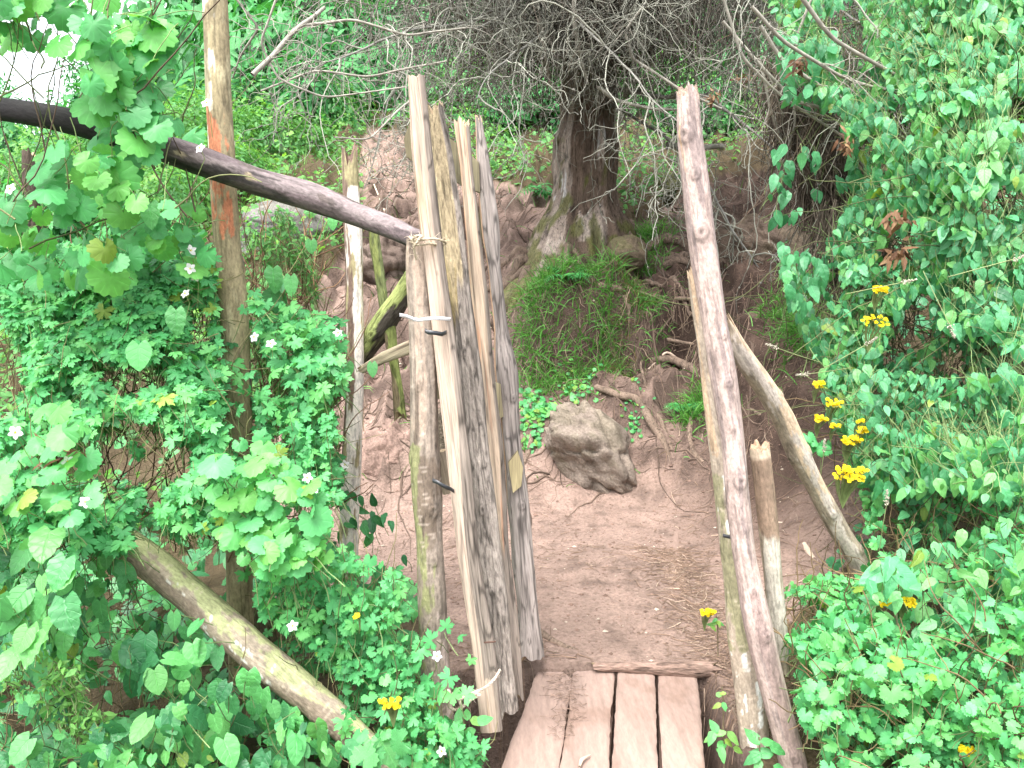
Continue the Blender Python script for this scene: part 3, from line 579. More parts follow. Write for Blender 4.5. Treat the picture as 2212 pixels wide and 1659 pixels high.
o = make_log('leaning_pole', P_, r_, M_bark, barkc((.32,.26,.20), [((.56,.42,.30), .15, 26, 1.5, 131, (.35, 1), FRONT + 1.3), ((.48,.41,.36), .45, 34, 7, 132, None, FRONT)], crack=.35, cf=30, cz=3), bump=(.003, 10, 3), seed=130, crooked=.01, knots=[(.13, FRONT + .9, .024), (.30, FRONT, .02), (.52, FRONT + 1.4, .024), (.53, FRONT - 1.2, .02), (.66, FRONT - 1.1, .012), (.73, FRONT + 1.4, .018)], jag=(.04, .02)); tag(o, 'grey brown pole leaning from the right bank against the knotty pink pole', 'pole')
# black tie around the poles
P = at([1562,1575,1592,1600], [1157,1160,1163,1166], [2.55,2.545,2.54,2.52])
o = strip_part('rubber_tie', P, .012, .003, M_rubber, (.5,.5,.5), None); tag(o, 'thin black rubber tie between the two right-hand poles', 'tie')

# ------------------------------------------------------------------ plank bridge
def plank(name, uvtop, label, zt=.0, seed=0, thick=.05):
    """uvtop: far-left, far-right, near-right, near-left corners, all on the level z = zt"""
    c = []
    for (u, v) in uvtop:
        d = at(u, v, 1.0) - np.array([0, 0, CAMZ]); s = (zt - CAMZ) / d[2]; c.append(np.array([0, 0, CAMZ]) + d * s)
    c = np.array(c); nU, nV = 26, 160
    a, b = np.meshgrid(np.linspace(0, 1, nU), np.linspace(0, 1, nV))
    far = c[0] * (1 - a[..., None]) + c[1] * a[..., None]; near = c[3] * (1 - a[..., None]) + c[2] * a[..., None]
    Pp = far * (1 - b[..., None]) + near * b[..., None]
    edge = np.minimum(a, 1 - a) * 2
    Pp[..., 0] += (.004 * noise(Pp[..., 1] * 7, seed) + .002 * noise(Pp[..., 1] * 30, seed + 2)) * np.where(a < .5, 1, -1) * (1 - edge)
    Pp[..., 2] += .003 * fbm(Pp[..., 0] * 20, Pp[..., 1] * 3, s=seed) - .007 * (1 - sstep(0, .12, edge)) + .0015 * noise(Pp[..., 0] * 90, Pp[..., 1] * 6, s=seed)
    Pp[..., 1] += .008 * noise(Pp[..., 0] * 25, seed + .3) * (1 - b)
    col = np.array([.285, .205, .172]) * (1 + .16 * fbm(Pp[..., 0] * 9, Pp[..., 1] * 2.2, s=seed + 9) + .10 * noise(Pp[..., 0] * 70, Pp[..., 1] * 3, s=seed + 4))[..., None]
    mud = sstep(.05, .5, fbm(Pp[..., 0] * 6, Pp[..., 1] * 6, s=seed + 14)); col = mixc(col, np.array([.225, .152, .122]), mud)
    g = Geo(); V = Pp.reshape(-1, 3); i, j = np.meshgrid(np.arange(nV - 1), np.arange(nU - 1), indexing='ij'); i = i.ravel(); j = j.ravel()
    Qd = np.stack([i * nU + j, (i + 1) * nU + j, (i + 1) * nU + j + 1, i * nU + j + 1], -1); g.add(V, Qd, C=col.reshape(-1, 3))
    idx = np.concatenate([np.arange(nU), np.arange(1, nV) * nU + nU - 1, (nV - 1) * nU + np.arange(nU - 2, -1, -1), np.arange(nV - 2, 0, -1) * nU])
    e = V[idx]; lo = e - [0, 0, thick]; n = len(e); a_ = np.arange(n); b_ = (a_ + 1) % n
    g.add(np.concatenate([e, lo]), np.stack([a_, b_, b_ + n, a_ + n], -1), C=(.2, .13, .1))
    g.add(np.concatenate([lo[[0, nU - 1, nU + nV - 2, 2 * nU + nV - 3]]]), [[0, 1, 2, 3]], C=(.15, .1, .08))
    o = g.build(name, M_plank, loc=c.mean(0)); return tag(o, label, 'plank', 'planks of the footbridge')
plank('bridge_plank', [(1172,1418),(1236,1466),(1190,1760),(1045,1760)], 'leftmost footbridge plank with litter on its far end', seed=1, zt=-.004)
plank('bridge_plank', [(1239,1450),(1327,1444),(1309,1760),(1195,1760)], 'second footbridge plank from the left, narrow gap beside it', seed=2)
plank('bridge_plank', [(1335,1442),(1414,1442),(1422,1760),(1318,1760)], 'third footbridge plank from the left, between two black gaps', seed=3, zt=.003)
plank('bridge_plank', [(1422,1456),(1505,1452),(1536,1760),(1431,1760)], 'rightmost footbridge plank, its outer side bare', seed=4)
P_, r_ = pix([(1284,1432),(1350,1432),(1420,1434),(1500,1436),(1545,1432)], [3.17,3.17,3.16,3.15,3.15], [16,22,28,34,28])
P_[:, 2] = .022
o = make_log('threshold_branch', P_, r_, M_rough, barkc((.30,.205,.165), [((.22,.15,.12), .2, 30, 9, 141, None, None)], crack=.4), bump=(.003, 12, 6), seed=140, crooked=.006, jag=(.02, .02)); tag(o, 'flat weathered branch lying across the far end of the planks', 'branch')
# half buried boards in the path
for (u, v, w, hgt_px, lab) in [(1460, 1200, 24, 96, 'half buried pointed board lying in the trodden path')]:
    Y0 = 3.95 if v > 1160 else 4.35
    uu_ = np.array([u - w * .2, u + w * .25, u + w * .5, u - w * .6]); vv_ = np.array([v - hgt_px / 2, v - hgt_px / 2, v + hgt_px / 2, v + hgt_px / 2])
    pts = []
    for a, b in zip(uu_, vv_):
        lo_, hi_ = 2.6, 9.0
        for _ in range(40):
            mid = (lo_ + hi_) / 2; p = at(a, b, mid)
            if p[2] > hbase(p[0], p[1]): lo_ = mid
            else: hi_ = mid
        pts.append(p)
    pts = np.array(pts); n = 14; g = Geo()
    a, b = np.meshgrid(np.linspace(0, 1, 5), np.linspace(0, 1, n)); PP = ((pts[0] * (1 - a[..., None]) + pts[1] * a[..., None]) * (1 - b[..., None]) + (pts[3] * (1 - a[..., None]) + pts[2] * a[..., None]) * b[..., None])
    PP[..., 2] = hgt(PP[..., 0], PP[..., 1]).max() * .3 + hgt(PP[..., 0], PP[..., 1]) * .7 + .002 - .008 * (np.abs(a - .5) > .4)
    i, j = np.meshgrid(np.arange(n - 1), np.arange(4), indexing='ij'); i = i.ravel(); j = j.ravel()
    q = np.stack([i * 5 + j, (i + 1) * 5 + j, (i + 1) * 5 + j + 1, i * 5 + j + 1], -1); V = PP.reshape(-1, 3)
    g.add(V, q, C=(.235, .165, .135)); idx = np.concatenate([np.arange(5), np.arange(1, n) * 5 + 4, (n - 1) * 5 + np.arange(3, -1, -1), np.arange(n - 2, 0, -1) * 5])
    e = V[idx]; lo = e - [0, 0, .04]; m = len(e); a_ = np.arange(m); b_ = (a_ + 1) % m; g.add(np.concatenate([e, lo]), np.stack([a_, b_, b_ + m, a_ + m], -1), C=(.24, .16, .12))
    o = g.build('buried_board', M_plank, loc=V.mean(0)); tag(o, lab, 'board')

# ------------------------------------------------------------------ rocks
def rock(name, u, v, Yd, wpx, hpx, dep, label, col=(.27,.22,.18), seed=0, sink=.35, moss=.3, rough_=.16, rot=0, cat='rock', planes=9, dmin=.80, shear=0):
    """centre of the visible face at (u, v)"""
    w, h = px(wpx, Yd) / 2, px(hpx, Yd) / 2; c = at(u, v, Yd + dep * .3)
    nu, nv = 110, 70; a, b = np.meshgrid(np.arange(nu) / nu * 2 * np.pi, np.linspace(.001, np.pi - .001, nv))
    D = np.stack([np.sin(b) * np.cos(a), np.sin(b) * np.sin(a), np.cos(b)], -1)
    r = np.ones(a.shape); rg = np.random.default_rng(seed + 500)
    for _ in range(planes):                                       # chipped planes
        nrm = unit(rg.normal(size=3)); dd = rg.uniform(dmin, .98); k = D @ nrm; r = np.minimum(r, np.where(k > .01, dd / np.maximum(k, .01), 9))
    r = r * (1 + rough_ * fbm(D[..., 0] * 2, D[..., 1] * 2, D[..., 2] * 2 + seed, s=seed, o=5) - .35 * rough_ * np.maximum(0, 1 - np.abs(noise(D[..., 0] * 2.6, D[..., 1] * 2.6, D[..., 2] * 2.6, s=seed + 7)) * 7) )
    Pp = D * r[..., None] * np.array([w, dep / 2 + .02, h]) * 1.06
    Pp[..., 0] -= shear * Pp[..., 2]
    cr, sr = math.cos(rot), math.sin(rot); Pp[..., 0], Pp[..., 2] = Pp[..., 0] * cr - Pp[..., 2] * sr, Pp[..., 0] * sr + Pp[..., 2] * cr
    cl = np.array(col) * (1 + .3 * fbm(D[..., 0] * 5, D[..., 1] * 5, D[..., 2] * 5, s=seed + 3) + .15 * noise(D[..., 0] * 30, D[..., 1] * 30, D[..., 2] * 30, s=seed + 4))[..., None]
    mw = sstep(.1, .5, D[..., 2] * .6 + fbm(D[..., 0] * 3, D[..., 1] * 3, D[..., 2] * 3, s=seed + 6)) * moss; cl = mixc(cl, np.array([.13, .15, .05]), mw)
    i, j = np.meshgrid(np.arange(nv - 1), np.arange(nu), indexing='ij'); j2 = (j + 1) % nu
    q = np.stack([i * nu + j, (i + 1) * nu + j, (i + 1) * nu + j2, i * nu + j2], -1)
    g = Geo(); g.add(Pp.reshape(-1, 3) + c, q, C=cl.reshape(-1, 3)); o = g.build(name, M_rock, loc=c - [0, 0, h * .6]); return tag(o, label, cat)
rock('boulder', 1288, 985, 5.62, 175, 245, .75, 'rounded grey brown boulder half sunk in the earth at the end of the path', (.215,.175,.145), seed=3, moss=.12, rough_=.30, rot=.1, planes=20, dmin=.70, shear=.42)
rock('rock', 1352, 548, 7.25, 85, 78, .35, 'square brown stone wedged under the dead tree on its right', (.13,.10,.07), seed=5, moss=.3)
rock('rock', 1655, 560, 7.2, 230, 150, 1.1, 'large root covered earthy rock on the right bank', (.135,.10,.078), seed=26, moss=.1, rough_=.26, rot=-.5)
rock('rock', 1440, 410, 9.6, 80, 70, .5, 'mossy green stone behind the tall pink pole', (.09,.09,.045), seed=7, moss=.7)
rock('rock', 1418, 480, 8.9, 70, 45, .4, 'low brown stone between the dead tree and the tall pink pole', (.13,.10,.075), seed=8, moss=.3)
rock('rock', 630, 500, 8.8, 230, 130, .9, 'broad smooth grey rock among the leaves left of the white patched post', (.17,.16,.155), seed=9, moss=.15)
rock('rock', 535, 580, 8.3, 150, 110, .8, 'grey rock partly behind the tall patched post', (.16,.15,.145), seed=10, moss=.15)
rock('earth_mound', 835, 570, 8.0, 130, 150, .7, 'dark lump of packed earth behind the short mossy pole', (.16,.12,.10), seed=11, moss=.05, rough_=.3)
rock('earth_mound', 835, 1000, 5.8, 150, 170, .6, 'pale pink worn mound of earth left of the gate post', (.25,.172,.142), seed=12, moss=.0, rough_=.25)
rock('rock', 875, 400, 11.0, 100, 50, .6, 'small bare stone on the trodden slope behind the gate top', (.2,.15,.12), seed=13, moss=.0)
rock('rock', 1640, 720, 6.45, 90, 90, .4, 'dark earthy rock on the gully side right of the poles', (.12,.088,.068), seed=14, moss=.1, rough_=.3)

# ------------------------------------------------------------------ the dead tree
TX, TY = float(at(1258, 560, 7.85)[0]), 7.85
tz0 = float(hgt(TX, TY - .45)) - .25
tree = empty('dead_tree', (TX, TY, tz0 + .25), 'big bare conifer with mossy flared roots and a dense tangle of dead grey branches', 'tree')
zt = np.array([tz0 - .7, tz0 + .30, tz0 + .7, tz0 + 1.0, tz0 + 1.4, tz0 + 2.0, tz0 + 3, tz0 + 5, tz0 + 7.5])
rt = np.array([.74, .50, .38, .315, .275, .25, .225, .19, .13])
pts = np.stack([TX + np.array([0, .0, .0, .01, .02, .04, .05, .05, .1]), np.full(9, TY), zt], -1)
def trunkc(c):
    col = barkc((.28,.225,.19), [((.35,.29,.25), .40, 18, 2.0, 151, None, FRONT), ((.50,.48,.47), .62, 30, 5, 152, (.20, .34), FRONT - .2), ((.12,.085,.065), .22, 8, .8, 154, (0, .4), FRONT + .9)], crack=.65, cf=26, cz=1.8)(c)
    m = sstep(.05, .25, fbm(c.x * 12, c.y * 12, c.z * 5, s=155, o=5) + .62 - c.t * 4.2 + .25 * np.cos(c.T - FRONT + .8)); col = mixc(col, np.array([.10, .105, .03]), m * .8)
    return col
def trunk_mesh():
    import builtins
    o = make_log('trunk', pts, rt, M_rough, trunkc, tree, sides=150, seg=.022, bump=(.03, 3.2, 1.3), seed=150)
    me = o.data; n = len(me.vertices); a = np.empty(n * 3); me.vertices.foreach_get('co', a); a = a.reshape(-1, 3)
    th = np.arctan2(a[:, 1], a[:, 0]); z = np.maximum(a[:, 2] - .7, 0); fl = np.exp(-z / .5)
    lobe = np.maximum(0, np.cos(th * 3.5 + .6 * np.sin(th * 2) + 1.2)) ** 1.5 * .5 + .35 * np.maximum(0, np.cos(th * 9 + z * 2)) + .12 * np.cos(th * 17 + z * 4)
    k = 1 + fl * (lobe * 1.0 - .02 + .25 * np.maximum(0, -np.cos(th))) + .07 * np.cos(th * 7 + z * .8) * np.exp(-z / 2.5) + .03 * np.cos(th * 23 + 3 * np.sin(z * 2)) - .05 * (1 - np.minimum(1, np.abs(np.sin(th * 6.5 + 1.5 * np.sin(z * 1.3))) * 3))
    a[:, 0] *= k; a[:, 1] *= k; me.vertices.foreach_set('co', a.ravel()); me.update()
trunk_mesh()
def ground_tubes(starts, dirs, L, r0, r1, n, wig, name, mat, colr, parent, lift=.25, sides=8, label=None, split=True):
    out = []
    for k in range(len(starts)):
        p = np.array(starts[k][:2], float); ang = dirs[k]; m = n; st = L[k] / (m - 1); P = []
        cur = ang
        for i in range(m):
            P.append(p.copy()); cur += rng.normal() * wig; p = p + st * np.array([math.cos(cur), math.sin(cur)])
        P = np.array(P); rr = np.linspace(r0[k], r1, m) * (1 + .2 * noise(np.arange(m) * .7, k * 3.3))
        zz = hgt(P[:, 0], P[:, 1]); zz = np.convolve(np.pad(zz, 1, mode='edge'), [.25, .5, .25], 'valid') + rr * (lift + .5 * noise(np.arange(m) * .35, k * 9.1))
        out.append((np.concatenate([P, zz[:, None]], 1), rr))
    return out
# main surface roots spreading from the trunk
nroot = 22
ang = np.concatenate([rng.uniform(math.pi * .95, math.pi * 1.25, 5), rng.uniform(math.pi * 1.3, math.pi * 1.7, 6), rng.uniform(math.pi * 1.75, math.pi * 2.1, 6), rng.uniform(0, math.pi, 5)])
st = [(TX + .42 * math.cos(a), TY + .42 * math.sin(a)) for a in ang]
for P, rr in ground_tubes(st, list(ang), np.concatenate([rng.uniform(.8, 1.8, 5), rng.uniform(.3, .6, 6), rng.uniform(.8, 2.0, 6), rng.uniform(.6, 1.4, 5)]), rng.uniform(.03, .07, nroot), .008, 44, .13, 'root', M_rough, None, tree):
    P[0, 2] += .10; P[1, 2] += .07; P[2, 2] += .04
    g = Geo(); V, Qd = tubes(P[None], rr[None], 9); V += (.006 * noise(V[:, 0] * 30, V[:, 1] * 30, V[:, 2] * 30, s=3))[:, None]
    g.add(V, Qd, C=np.array([.165, .12, .092]) * (1 + .25 * noise(V[:, 0] * 12, V[:, 1] * 12, V[:, 2] * 12, s=5))[:, None]); g.build('root', M_rough, tree, loc=P[0])
# hand placed conspicuous roots  (u, v, Y, radius px)
def surf(u, v, Y0, lift=0):
    lo_, hi_ = max(1.5, Y0 - 2.5), Y0 + 3.5; best = at(u, v, Y0)
    ys = np.linspace(lo_, hi_, 160); P = at(np.full(160, u), np.full(160, v), ys); hh = hgt(P[:, 0], P[:, 1]); k = np.where(P[:, 2] < hh + lift)[0]
    return P[k[0]] if len(k) else best
ROOTS = [([(1290,838),(1335,858),(1375,862),(1395,890),(1412,925),(1432,955),(1452,1000)], 6.0, [16,18,18,20,20,16,8], 'long forked root arching down beside the boulder'),
 ([(1388,880),(1425,905),(1440,940),(1455,985)], 5.9, [10,12,12,8], None),
 ([(1500,885),(1488,930),(1495,975),(1520,1000)], 5.6, [12,12,10,8], None),
 ([(1155,920),(1140,985),(1128,1015)], 5.8, [12,12,8], None),
 ([(1160,1360),(1175,1380),(1210,1398),(1260,1412)], 3.4, [22,20,18,10], 'smooth muddy root at the foot of the bark slat'),
 ([(1340,700),(1400,712),(1440,735),(1500,745)], 6.7, [8,9,9,6], None),
 ([(1295,618),(1350,632),(1400,640),(1450,648),(1500,650)], 7.0, [16,14,12,12,8], 'thick root running along the top of the grassy bank'),
 ([(1350,640),(1362,670),(1360,710)], 6.9, [12,12,6], None),
 ([(1400,840),(1380,790),(1410,740),(1440,700),(1470,665)], 6.4, [5,6,6,6,5], None),
 ([(1405,780),(1450,780),(1500,800),(1530,840)], 6.2, [18,20,20,10], 'broad pale root coming out of the gully side'),
 ([(1600,870),(1640,900),(1680,905),(1720,940)], 5.4, [8,8,7,5], None),
 ([(1650,820),(1690,850),(1720,890)], 5.6, [9,8,5], None),
 ([(1290,450),(1330,462),(1290,520),(1210,490)], 7.4, [4,4,4,4], None),
 ([(1140,690),(1100,720),(1060,735)], 7.0, [8,7,5], None),
 ([(1480,560),(1510,580),(1540,585)], 7.4, [16,14,10], None), ([(1440,545),(1470,560),(1490,575)], 7.6, [10,12,9], None),
 ([(1700,1075),(1740,1095),(1800,1080)], 4.8, [6,6,4], None)]
for path_, Y0, w, lab in ROOTS:
    P = np.array([surf(u, v, Y0) for u, v in path_]); n = len(P)
    yy = P[:, 1].copy(); ym = np.median(yy); P = np.array([surf(u, v, Y0) if abs(y - ym) < 1.1 else at(u, v, ym) for (u, v), y in zip(path_, yy)])
    t = np.linspace(0, n - 1, (n - 1) * 8 + 1); PP = np.stack([np.interp(t, np.arange(n), P[:, k]) for k in range(3)], -1); rr = np.interp(t, np.arange(n), w) / FL * Y0 / 2
    for _ in range(4): PP[1:-1] = (PP[:-2] + 2 * PP[1:-1] + PP[2:]) / 4
    PP[:, 2] += .3 * rr; PP += .008 * np.stack([noise(t * 1.1, 1, s=7), noise(t * 1.1, 2, s=8), noise(t * 1.1, 3, s=9)], -1)
    g = Geo(); V, Qd = tubes(PP[None], rr[None], 10); V += (.004 * noise(V[:, 0] * 40, V[:, 1] * 40, V[:, 2] * 40, s=3))[:, None]
    g.add(V, Qd, C=np.array([.19, .138, .105]) * (1 + .25 * noise(V[:, 0] * 14, V[:, 1] * 14, V[:, 2] * 14, s=5))[:, None])
    o = g.build('root', M_rough, tree, loc=PP[0]); tag(o, lab)
# fine rootlets on the slopes right and left of the tree: uncountable
n = 900
Pq = on_ground(9000, 5.6, 11.5, -1.8, 3.6, BARE); Pq = Pq[(np.abs(fbm(Pq[:, 0] * .8, Pq[:, 1] * .8, s=60)) < .5)][:n]
g = Geo()
dirx = rng.normal(size=len(Pq)) * .7 + np.where(Pq[:, 0] > TX, -.5, math.pi + .4)
m = 16; Lr = rng.uniform(.2, 1.1, len(Pq)); cur = dirx.copy(); xy = Pq[:, :2].copy(); PL = np.zeros((len(Pq), m, 3))
for i in range(m):
    PL[:, i, :2] = xy; cur += rng.normal(size=len(Pq)) * .25; xy = xy + (Lr / (m - 1))[:, None] * np.stack([np.cos(cur), np.sin(cur)], -1)
rr = taper(m, len(Pq), rng.uniform(.003, .010, len(Pq)), .0015); PL[..., 2] = hgt(PL[..., 0], PL[..., 1]) + rr * .4
V, Qd = tubes(PL, rr, 6); g.add(V, Qd, C=np.repeat(np.array([.125, .088, .068]) * rng.uniform(.5, 1.4, (len(Pq), 1)), m * 6, 0))
rl = g.build('rootlets', M_twig, loc=(TX, TY, tz0)); tag(rl, 'fine exposed rootlets matted over the bare slope round the dead tree', 'roots', kind='stuff')

# dead branches
nb = 84
ba = rng.uniform(0, 2 * np.pi, nb); bz = rng.uniform(tz0 + 1.75, tz0 + 5.5, nb)
k = rng.random(nb) < .62; ba[k] = rng.uniform(math.pi * .95, math.pi * 2.05, k.sum()); ba = ba
S = np.stack([TX + .2 * np.cos(ba), TY + .2 * np.sin(ba), bz], -1)
D = np.stack([np.cos(ba), np.sin(ba), rng.uniform(-.1, .55, nb)], -1)
LB = rng.uniform(1.6, 3.6, nb) * np.where(np.cos(ba) > .5, 1.25, np.where(np.cos(ba) < -.5, .95, .75))
BP, BD = walks(S, D, LB, 26, .10, .045)
br = taper(26, nb, rng.uniform(.014, .030, nb), .004)
BG = np.array([.20, .195, .175])
for k in range(nb):
    g = Geo(); V, Qd = tubes(BP[k:k + 1], br[k:k + 1], 7); g.add(V, Qd, C=BG * rng.uniform(.6, 1.4) * (1 + .3 * noise(V[:, 0] * 20, V[:, 1] * 20, V[:, 2] * 20, s=6))[:, None]); g.build('branch', M_twig, tree, loc=BP[k, 0])
tw = Geo()
def addtw(P, r0, r1, sides, cl, spread=.35):
    M, n, _ = P.shape; V, Qd = tubes(P, taper(n, M, r0, r1), sides)
    tw.add(V, Qd, C=np.repeat(np.asarray(cl) * rng.uniform(1 - spread, 1 + spread, (M, 1)), n * sides, 0))
S, D = kids(BP, BD, 24, .10, 1, .75, .5); P2, D2 = walks(S, D, rng.uniform(.4, 1.3, len(S)), 14, .28, .13); addtw(P2, rng.uniform(.003, .008, len(S)), .0025, 5, (.25,.25,.21), .5)
S, D = kids(P2, D2, 6, .1, 1, .8, .5); P3, D3 = walks(S, D, rng.uniform(.15, .6, len(S)), 9, .36, .11); addtw(P3, rng.uniform(.002, .0042, len(S)), .0016, 4, (.21,.21,.175), .6)
S, D = kids(P3, D3, 1, .2, 1, .9, .4); P4, D4 = walks(S, D, rng.uniform(.08, .25, len(S)), 6, .4, .05); addtw(P4, .0022, .0014, 3, (.20,.20,.165), .5)
# small empty cones along the twigs
Sn, _ = kids(P3, D3, 1, .2, 1, 1); Sn2, _ = kids(P2, D2, 3, .2, 1, 1); Sn = np.concatenate([Sn, Sn2]); Sn = Sn[rng.random(len(Sn)) < .75]
oc = np.array([(1,0,0),(0,1,0),(-1,0,0),(0,-1,0),(0,0,1),(0,0,-1)], float); of = np.array([(0,1,4),(1,2,4),(2,3,4),(3,0,4),(1,0,5),(2,1,5),(3,2,5),(0,3,5)])
sz = rng.uniform(.006, .014, len(Sn)); rnd = oc[None] * sz[:, None, None] * rng.uniform(.6, 1.2, (len(Sn), 6, 1)); V = (Sn[:, None] + rnd).reshape(-1, 3)
tw.add(V, None, (of[None] + (np.arange(len(Sn)) * 6)[:, None, None]).reshape(-1, 3), C=np.repeat(np.array([.15,.14,.125]) * rng.uniform(.5, 1.5, (len(Sn), 1)), 6, 0))
# hanging dark skirts of dead foliage round the trunk
def skirt(n, cx, cy, cz, rx, ry, rz, L, col):
    S = np.stack([cx + rng.normal(size=n) * rx, cy + rng.normal(size=n) * ry, cz + rng.uniform(-1, 1, n) * rz], -1)
    P, _ = walks(S, np.stack([rng.normal(size=n) * .5, rng.normal(size=n) * .5, -np.ones(n)], -1), rng.uniform(L * .4, L, n), 10, .22, .12); return P
P = skirt(3200, TX + .0, TY - .45, tz0 + 3.1, .55, .3, .75, .9, None); addtw(P, rng.uniform(.003, .007, len(P)), .002, 4, (.15,.125,.10), .6)
P = skirt(900, TX + .1, TY - .75, tz0 + 3.1, 1.1, .4, .8, .8, None); addtw(P, rng.uniform(.003, .006, len(P)), .002, 4, (.2,.18,.155), .5)
P = skirt(700, TX + 1.6, TY - 1.2, tz0 + 2.7, .7, .4, .6, .9, None); addtw(P, rng.uniform(.002, .005, len(P)), .0016, 4, (.14,.13,.11), .6)
o = tw.build('crown', M_twig, tree, loc=(TX, TY, tz0 + 3)); tag(o, 'tangle of dead grey twigs with small empty cones')
# a few pale bare branches that stand out against the tangle
for path_, Y0, w in [([(1238,-20),(1243,60),(1252,120),(1268,180)], 6.4, [10,9,8,4]), ([(1165,40),(1178,120),(1190,185)], 6.6, [9,8,5]), ([(1390,10),(1352,70),(1365,130),(1470,195),(1560,238)], 6.0, [5,6,6,7,5]),
                 ([(1290,190),(1330,215),(1420,238),(1490,240)], 6.5, [7,8,8,4]), ([(545,165),(600,105),(655,50),(700,20)], 5.0, [11,11,10,8]), ([(500,-10),(560,60),(520,120),(500,170)], 5.4, [5,5,4,3]),
                 ([(600,-10),(560,90),(600,170),(700,215),(880,190)], 5.2, [5,5,5,4,3]), ([(720,300),(800,300),(850,250),(900,205)], 5.6, [3,4,4,4]), ([(1640,60),(1690,130),(1780,190),(1900,260),(1960,330)], 4.4, [8,9,9,8,4]),
                 ([(1720,-10),(1800,80),(1920,150),(2050,235),(2130,290)], 3.9, [10,9,8,6,4]), ([(1560,50),(1640,140),(1720,220),(1850,250),(1960,300),(2000,370)], 4.6, [6,8,8,8,6,3]), ([(1640,130),(1660,230),(1700,330),(1790,370)], 4.8, [5,6,5,3]), ([(1440,310),(1500,322),(1560,318)], 8.0, [14,13,12]), ([(1620,20),(1700,90),(1830,170),(1990,220),(2120,210)], 4.0, [8,8,7,5,3]), ([(1560,0),(1600,120),(1680,200),(1820,300),(1900,400)], 4.5, [6,7,6,5,3]), ([(1760,-20),(1700,120),(1720,260),(1690,360)], 4.7, [6,6,5,3]), ([(640,60),(760,40),(880,80),(1000,60)], 5.6, [6,6,5,4]), ([(560,200),(680,150),(800,170),(960,130)], 5.8, [4,5,5,4])]:
    P = at([p[0] for p in path_], [p[1] for p in path_], Y0 + np.linspace(0, .3, len(path_))); n = len(P); t = np.linspace(0, n - 1, (n - 1) * 10 + 1)
    PP = np.stack([np.interp(t, np.arange(n), P[:, k]) for k in range(3)], -1); PP += .018 * np.stack([noise(t * 1.3, 1 + Y0, s=17), 0 * t, noise(t * 1.3, 3 + Y0, s=19)], -1)
    for _ in range(3): PP[1:-1] = (PP[:-2] + 2 * PP[1:-1] + PP[2:]) / 4
    rr = np.interp(t, np.arange(n), w) / FL * Y0 / 2; g = Geo(); V, Qd = tubes(PP[None], rr[None], 7)
    g.add(V, Qd, C=np.array([.30,.28,.24]) * (1 + .3 * noise(V[:, 0] * 40, V[:, 1] * 40, V[:, 2] * 40, s=6))[:, None])
    S, D = kids(PP[None], unit(np.gradient(PP, axis=0))[None], 22, .1, 1, .7, .6); Pk, Dk = walks(S, D, rng.uniform(.1, .45, len(S)), 10, .22, .06); V, Qd = tubes(Pk, taper(10, len(S), .0028, .0014), 4); g.add(V, Qd, C=(.30,.28,.24))
    g.build('bare_branch', M_twig, tree, loc=PP[0])

# ------------------------------------------------------------------ leaves
def proto_ovate(wid=.5, rows=9, tip=.25, heart=0., droop=.25, fold=.18, wav=.03):
    t = np.linspace(0, 1, rows) ** .9; w = wid * np.sin(np.pi * np.clip(t, 0, 1) ** .72) ** .72 * (1 - tip * t * t); w[0] = .04; w[-1] = .01
    if heart: w = wid * np.where(t < .3, np.sqrt(np.clip(1 - ((.3 - t) / .34) ** 2, 0, 1)), np.clip(1 - np.clip((t - .3) / .7, 0, 1) ** 1.9, 0, 1) ** .85); w[-1] = .01
    y = t.copy(); V = []; U = []
    for i in range(rows):
        for s, f in ((-1, 1), (-.55, .55), (0, 0), (.55, .55), (1, 1)):
            yy = y[i] - (heart * .20 * f ** .6 * (1 - t[i]) ** 4); 
            V.append((s * w[i] * .5, yy, fold * abs(s) * w[i] * .5 * (1 if abs(s) < .9 else .8) - droop * t[i] ** 2 + wav * math.sin(i * 2.3 + s * 2))); U.append((s * .9, t[i]))
    Q = [(i * 5 + j, i * 5 + j + 1, (i + 1) * 5 + j + 1, (i + 1) * 5 + j) for i in range(rows - 1) for j in range(4)]
    return np.array(V), np.array(Q), None, np.array(U)
def proto_lobed(lobes=5, deep=.45, teeth=3, span=R(300), cup=.16, teeth_d=.10):
    """palmate leaf, petiole attached at the origin, middle lobe to +y"""
    n = lobes * teeth * 4 + 1; a = np.linspace(-span / 2, span / 2, n); ph = (a + span / 2) / span * lobes
    env = np.abs(np.sin(np.pi * ph)) ** .7; r = (1 - deep) + deep * env
    r = r * (1 - .14 * (np.abs(a) / (span / 2)) ** 2); r = r * (1 - teeth_d * (.5 + .5 * np.cos(2 * np.pi * ph * teeth)))
    r[0] *= .55; r[-1] *= .55
    r *= .62; out = np.stack([np.sin(a) * r, np.cos(a) * r], -1); off = np.array([0, .28])
    k = (ph % 1); veind = np.abs(k - .5) * 2                    # 0 on the lobe's vein
    V = [(0, .28, -.02)]; U = [(0, 0)]; inn = out * .5
    zc = lambda r_, vd: cup * r_ ** 2 * (1 if True else 0) - .09 * vd * r_
    V = np.concatenate([[[0, .28, 0]], np.column_stack([inn + off, -cup * .25 * np.ones(n) + .008 * (veind - .5)]), np.column_stack([out + off, -cup * (np.hypot(out[:, 0], out[:, 1]) / .62) ** 2 * .9 + .012 * veind + .05 * np.sin(a * 2.0 + .7)])])
    U = np.concatenate([[[.35, 0]], np.column_stack([veind * .8, np.full(n, .5)]), np.column_stack([veind, np.ones(n)])])
    T = [(0, 1 + i + 1, 1 + i) for i in range(n - 1)]; Q = [(1 + i, 2 + i, n + 2 + i, n + 1 + i) for i in range(n - 1)]
    return V, np.array(Q), np.array(T), U
